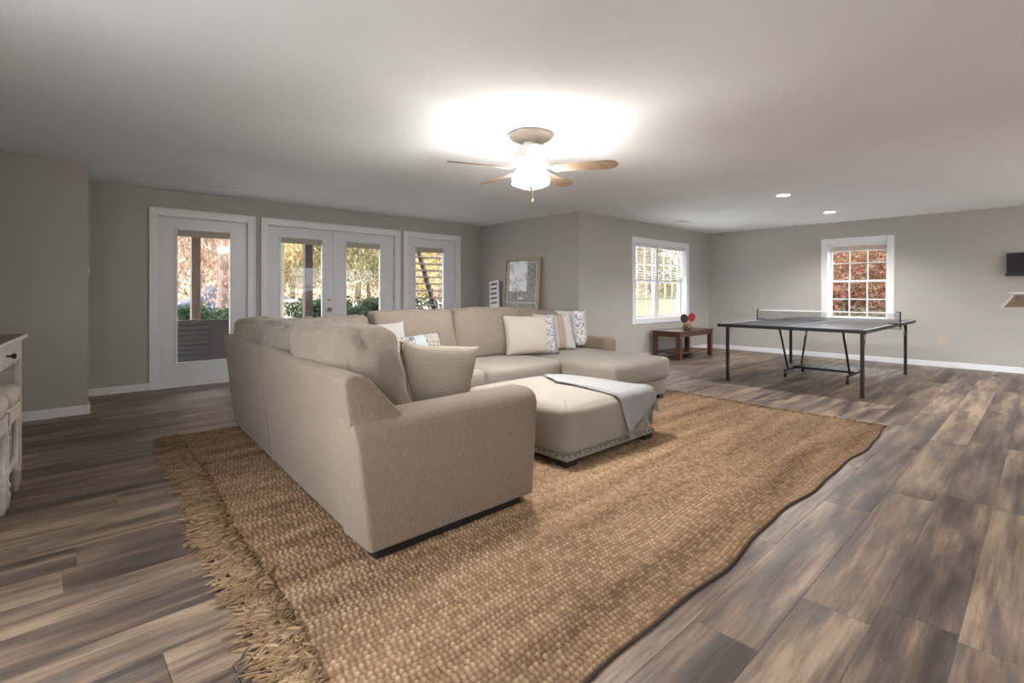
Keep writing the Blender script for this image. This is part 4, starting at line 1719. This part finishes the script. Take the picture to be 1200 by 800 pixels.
def tree(name, x, y, z, h, cr, mat, label, group, trunk_r=.12, lean=0, n=8000, kind='a', crown_z=.66, crown_h=None, branches=7, leaf=.028):
    t = thing(name, (x, y, z), label, 'tree' if 'tree' in name else 'shrub', group)
    rr = random.Random(int(x * 100) + int(y * 10))
    mb = MB()
    top = Vector((x + lean, y, z + h * .9))
    b0 = Vector((x, y, z - .1))
    mb.tube([b0, b0.lerp(top, .3) + Vector((rr.gauss(0, .05), 0, 0)), b0.lerp(top, .65), top], [trunk_r * 1.15, trunk_r, trunk_r * .7, trunk_r * .2], 8)
    for i in range(branches):
        f_ = rr.uniform(.35, .85)
        s = b0.lerp(top, f_)
        an = rr.uniform(0, 2 * PI)
        L = cr * rr.uniform(.5, .95)
        e_ = s + Vector((math.cos(an) * L, math.sin(an) * L, L * rr.uniform(.35, .9)))
        mid = s.lerp(e_, .5) + Vector((0, 0, -.08 * L))
        mb.tube([s, mid, e_], [trunk_r * .4, trunk_r * .25, trunk_r * .08], 5)
    mb.build('trunk', M['bark'], t, smooth=True)
    me = crown(kind, mat, n, leaf, len(crown_mesh) + 3)
    o = bpy.data.objects.new('foliage', me)
    col.objects.link(o)
    o.parent = t
    ch = crown_h or h * .42
    o.location = (lean * .7, 0, h * crown_z)
    o.scale = (cr, cr, ch)
    o.rotation_euler = (0, 0, rr.uniform(0, 6))
    return t


G = 'autumn trees outside the patio doors'
specs = [  # x, y, h, crown r, material, kind, words
    (4.1, 21.5, 8.5, 2.8, L_RUST, 'tree with rust foliage seen through the left patio door'),
    (3.25, 14.6, 7.0, 1.5, L_RUST, 'grey trunk tree just outside the left patio door'),
    (1.7, 25.0, 9.0, 3.4, L_ORANGE, 'orange tree far left through the left patio door'),
    (7.4, 24.0, 8.0, 3.0, L_YELLOW, 'bright yellow tree seen through the middle left door pane'),
    (9.6, 27.5, 9.5, 3.4, L_ORANGE, 'orange tree beyond the yellow one outside the double doors'),
    (11.3, 23.5, 8.0, 2.9, L_OLIVE, 'olive and gold tree seen through the double door right pane'),
    (13.8, 27.0, 9.0, 3.4, L_ORANGE, 'pale orange tree right of the olive tree outside'),
    (14.6, 21.0, 7.5, 2.6, L_YELLOW, 'gold tree behind the outdoor stairs'),
    (17.5, 24.5, 9.0, 3.4, L_ORANGE, 'orange tree farther right behind the outdoor stairs'),
    (17.0, 13.6, 7.0, 2.2, L_RUST, 'rust coloured tree outside the double hung window, left one'),
    (20.5, 12.5, 7.0, 2.3, L_OLIVE, 'olive tree outside the double hung window, middle one'),
    (24.0, 14.5, 8.0, 2.8, L_ORANGE, 'orange tree outside the double hung window, right one'),
    (6.0, 30.0, 9.5, 3.6, L_ORANGE, 'distant orange tree behind the yellow tree'),
    (20.0, 31.0, 10.0, 4.0, L_RUST, 'distant rust tree at the far right of the yard'),
    (28.0, 19.0, 9.0, 3.4, L_RUST, 'rust tree farthest right outside the double hung window'),
]
for i, (x, y, h, cr, mt, lb) in enumerate(specs):
    tree('autumn_tree', x, y, yard(x, y) if y > 12.4 else -.1, h, cr, mt, lb, G, trunk_r=.10 + .02 * (i % 3), kind='a%d' % (i % 3), lean=.3 * ((i % 3) - 1), crown_z=.55, crown_h=h * .45)

# red and olive shrubs on the slope outside the right hand window
i = 0
G2 = 'shrubs on the slope outside the right window'
for (x, y, h, cr, mt, lb) in (
        (14.6, 3.5, 2.9, 1.3, L_RED, 'red bush outside the right window, upper left panes'),
        (15.6, 2.2, 3.1, 1.3, L_RED, 'red bush outside the right window, upper right panes'),
        (13.2, 4.3, 1.5, .8, L_RED, 'low red bush outside the right window, lower left panes'),
        (17.5, 3.7, 4.2, 1.8, L_ORANGE, 'taller orange bush behind the red ones outside right window'),
        (17.8, 1.4, 4.0, 1.8, L_OLIVE, 'olive bush behind the red bushes outside right window'),
        (19.5, 5.6, 4.8, 2.2, L_RED, 'far red bush higher on the slope outside right window'),
        (20.0, 2.6, 5.0, 2.2, L_RED, 'farthest red bush on top of the slope outside')):
    tree('garden_shrub', x, y, -.1 + max(0, x - 12.5) * .17, h, cr, mt, lb, G2, trunk_r=.04, kind='s%d' % (i % 2), n=6000, leaf=.04, crown_z=.5, crown_h=h * .45)
    i += 1


def bush(x, y, z, r, label):
    t = tag(bpy.data.objects.new('evergreen_bush', crown('b', L_GREEN, 4000, .07, 77)), label, 'shrub', 'dark green bushes by the patio')
    col.objects.link(t)
    t.location = (x, y, z + r * .75)
    t.scale = (r, r, r * .95)
    t.rotation_euler = (0, 0, x * 3)


bush(2.25, 12.6, -.1, .62, 'dark green bush left of the brown porch post')
bush(2.95, 12.7, -.1, .55, 'dark green bush right of the brown porch post')
bush(4.55, 11.6, -.1, .66, 'dark green bush before the dark porch post')
bush(5.2, 11.9, -.1, .72, 'dark green bush right of the dark porch post')
bush(6.35, 12.4, -.1, .70, 'dark green bush low in the double door right pane, left one')
bush(7.7, 12.8, -.1, .74, 'dark green bush low in the double door right pane, right one')

# porch posts
for (x, y, w_, lb, m_) in ((1.97, 10.5, .07, 'brown wooden porch post outside the left patio door', 'post_wood'),
                           (3.975, 10.5, .08, 'dark wooden porch post outside the double doors', 'stair_wood')):
    t = thing('porch_post', (x, y, -.1), lb, 'post', 'porch posts')
    MB().box(x - w_, x + w_, y - w_, y + w_, -.1, 3.0).build('post', M[m_], t, bevel=.006, bseg=1)
    MB().box(x - w_ - .015, x + w_ + .015, y - w_ - .015, y + w_ + .015, -.1, -.02).build('base_plate', M['nickel'], t)
# pale downspout at left pane of the double door
t = thing('downspout', (3.36, 10.2, -.1), 'pale tan downspout post outside the double door left pane', 'downspout')
MB().box(3.32, 3.40, 10.16, 10.22, -.1, 3.0).build('pipe', plain('tan_metal', (.58, .50, .42), .6), t, bevel=.008)
for z in (.5, 1.6):
    MB().box(3.31, 3.41, 10.155, 10.225, z, z + .03).build('strap', plain('tan_strap', (.45, .38, .32), .6), t)
# low wall with cap
t = thing('garden_wall', (4.8, 13.6, -.1), 'low tan retaining wall with pale cap beyond the patio', 'wall')
MB().box(3.7, 6.1, 13.5, 13.7, -.2, .93).build('wall_body', plain('tan_block', (.52, .42, .33), .9, var=.12, scale=8), t)
MB().box(3.65, 6.15, 13.45, 13.75, .93, 1.0).build('cap', conc, t, bevel=.01)

# deck above the patio: joists and boards
dk_ = struct(MB().box(-3.0, XJ + T + .8, YD + T, YD + T + .04, 2.55, 2.80).build('deck_ledger', M['stair_wood']))
dk_.name = 'trim_1'
struct(MB().box(-3.0, 7.0, 10.42, 10.58, 2.50, 2.72).build('trim_2', M['stair_wood']))
deck = bpy.data.objects.new('ceiling_deck', None)
deck.location = (2, 9, 2.72)
col.objects.link(deck)
struct(deck)
for i in range(21):
    MB().box(-3.0 + i * .5, -2.96 + i * .5, YD + T + .04, 10.6, 2.72, 2.86).build('joist', M['stair_wood'], deck)
for i in range(20):
    y = YD + T + .04 + i * .15
    MB().box(-3.0, 7.05, y, y + .142, 2.86, 2.885).build('deck_board', M['stair_wood'], deck)

# dark wicker bench on the patio
wk = thing('wicker_bench', (1.95, 9.1, -.1), 'dark grey wicker outdoor bench outside the left patio door', 'bench')
wick = NT('dark_wicker')
vv = wick.coords((1, 1, 1))
br = wick.n('TexBrick', Scale=16.0)
wick.l(wick.coords((1, 1, 1), rot=(R(90), 0, 0)), br.inputs['Vector'])
br.inputs['Color1'].default_value = (.03, .027, .027, 1)
br.inputs['Color2'].default_value = (.055, .05, .048, 1)
br.inputs['Mortar'].default_value = (.02, .02, .02, 1)
wick.color(br.outputs['Color'])
wick.bump(br.outputs['Fac'], .5, .01)
wick.set(Roughness=.6)
MB().box(1.3, 2.6, 8.9, 8.98, .05, .76).build('backrest', wick.m, wk, bevel=.01)
MB().box(1.3, 2.6, 8.98, 9.5, .05, .33).build('seat', wick.m, wk, bevel=.01)
for x in (1.3, 2.5):
    MB().box(x, x + .1, 8.98, 9.5, .33, .58).build('arm', wick.m, wk, bevel=.01)
for i in range(9):
    z = .09 + i * .075
    MB().box(1.31, 1.86, 8.885, 8.9, z, z + .05).build('back_slat', wick.m, wk, bevel=.004, bseg=1)
for x in (1.34, 2.56):
    for y in (8.94, 9.45):
        MB().box(x - .025, x + .025, y - .025, y + .025, -.1, .05).build('leg', M['black'], wk)

# outdoor stairs
st = thing('outdoor_stairs', (7.4, 11.3, -.1), 'dark open tread wooden stairs outside the right patio door', 'stairs')
NT_ = 13
for i in range(NT_):
    z = .10 + i * .185
    y = 10.62 + i * .092
    MB().box(6.28, 8.3, y, y + .20, z, z + .035).build('tread', M['stair_wood'], st)
for x in (6.72, 7.52):
    mb = MB()
    z0, z1 = -.1, .10 + NT_ * .185
    ya = 10.56
    yb = ya + (z1 - z0) * .092 / .185
    mb.add([(x - .03, ya, z0), (x + .03, ya, z0), (x + .03, ya + .17, z0), (x - .03, ya + .17, z0),
            (x - .03, yb, z1), (x + .03, yb, z1), (x + .03, yb + .17, z1), (x - .03, yb + .17, z1)],
           [(0, 3, 2, 1), (4, 5, 6, 7), (0, 1, 5, 4), (1, 2, 6, 5), (2, 3, 7, 6), (3, 0, 4, 7)])
    mb.build('stringer', M['stair_wood'], st)

# parked car far beyond the left door
car = thing('parked_car', (4.9, 19.0, .02), 'small dark blue car parked on the driveway far outside', 'car')
cm = plain('car_blue_paint', (.04, .055, .085), .4)
mb = MB()
side = [(-2.1, .35), (-2.15, .75), (-1.5, .92), (-.9, 1.38), (.75, 1.40), (1.3, .98), (2.05, .88), (2.15, .6), (2.1, .32)]
mb.prism(side, lambda p, q, t_: (4.9 + p, 19.0 + t_, .02 + q), -.85, .85)
mb.build('body', cm, car, bevel=.05)
mb = MB().prism([(-.85, .98), (-.75, 1.30), (.65, 1.32), (1.0, .98)], lambda p, q, t_: (4.9 + p, 19.0 + t_, .02 + q), -.862, .862)
mb.build('side_glass', M['black'], car)
for dx in (-1.35, 1.35):
    for dy in (-.80, .80):
        MB().tube([(4.9 + dx, 19.0 + dy - .1, .34), (4.9 + dx, 19.0 + dy + .1, .34)], .32, 18).build('wheel', M['black_foot'], car)

# white posts of a fence along the driveway
fe = thing('driveway_fence', (12, 20.6, 0), 'low white post fence along the driveway outside the double doors', 'fence')
for i in range(16):
    x = 8.6 + i * .62
    z = yard(x, 20.6)
    MB().box(x - .05, x + .05, 20.55, 20.65, z - .05, z + 1.0).build('post', M['white_plastic'], fe)
MB().box(8.6, 17.9, 20.58, 20.62, .62, .70).build('rail', M['white_plastic'], fe)
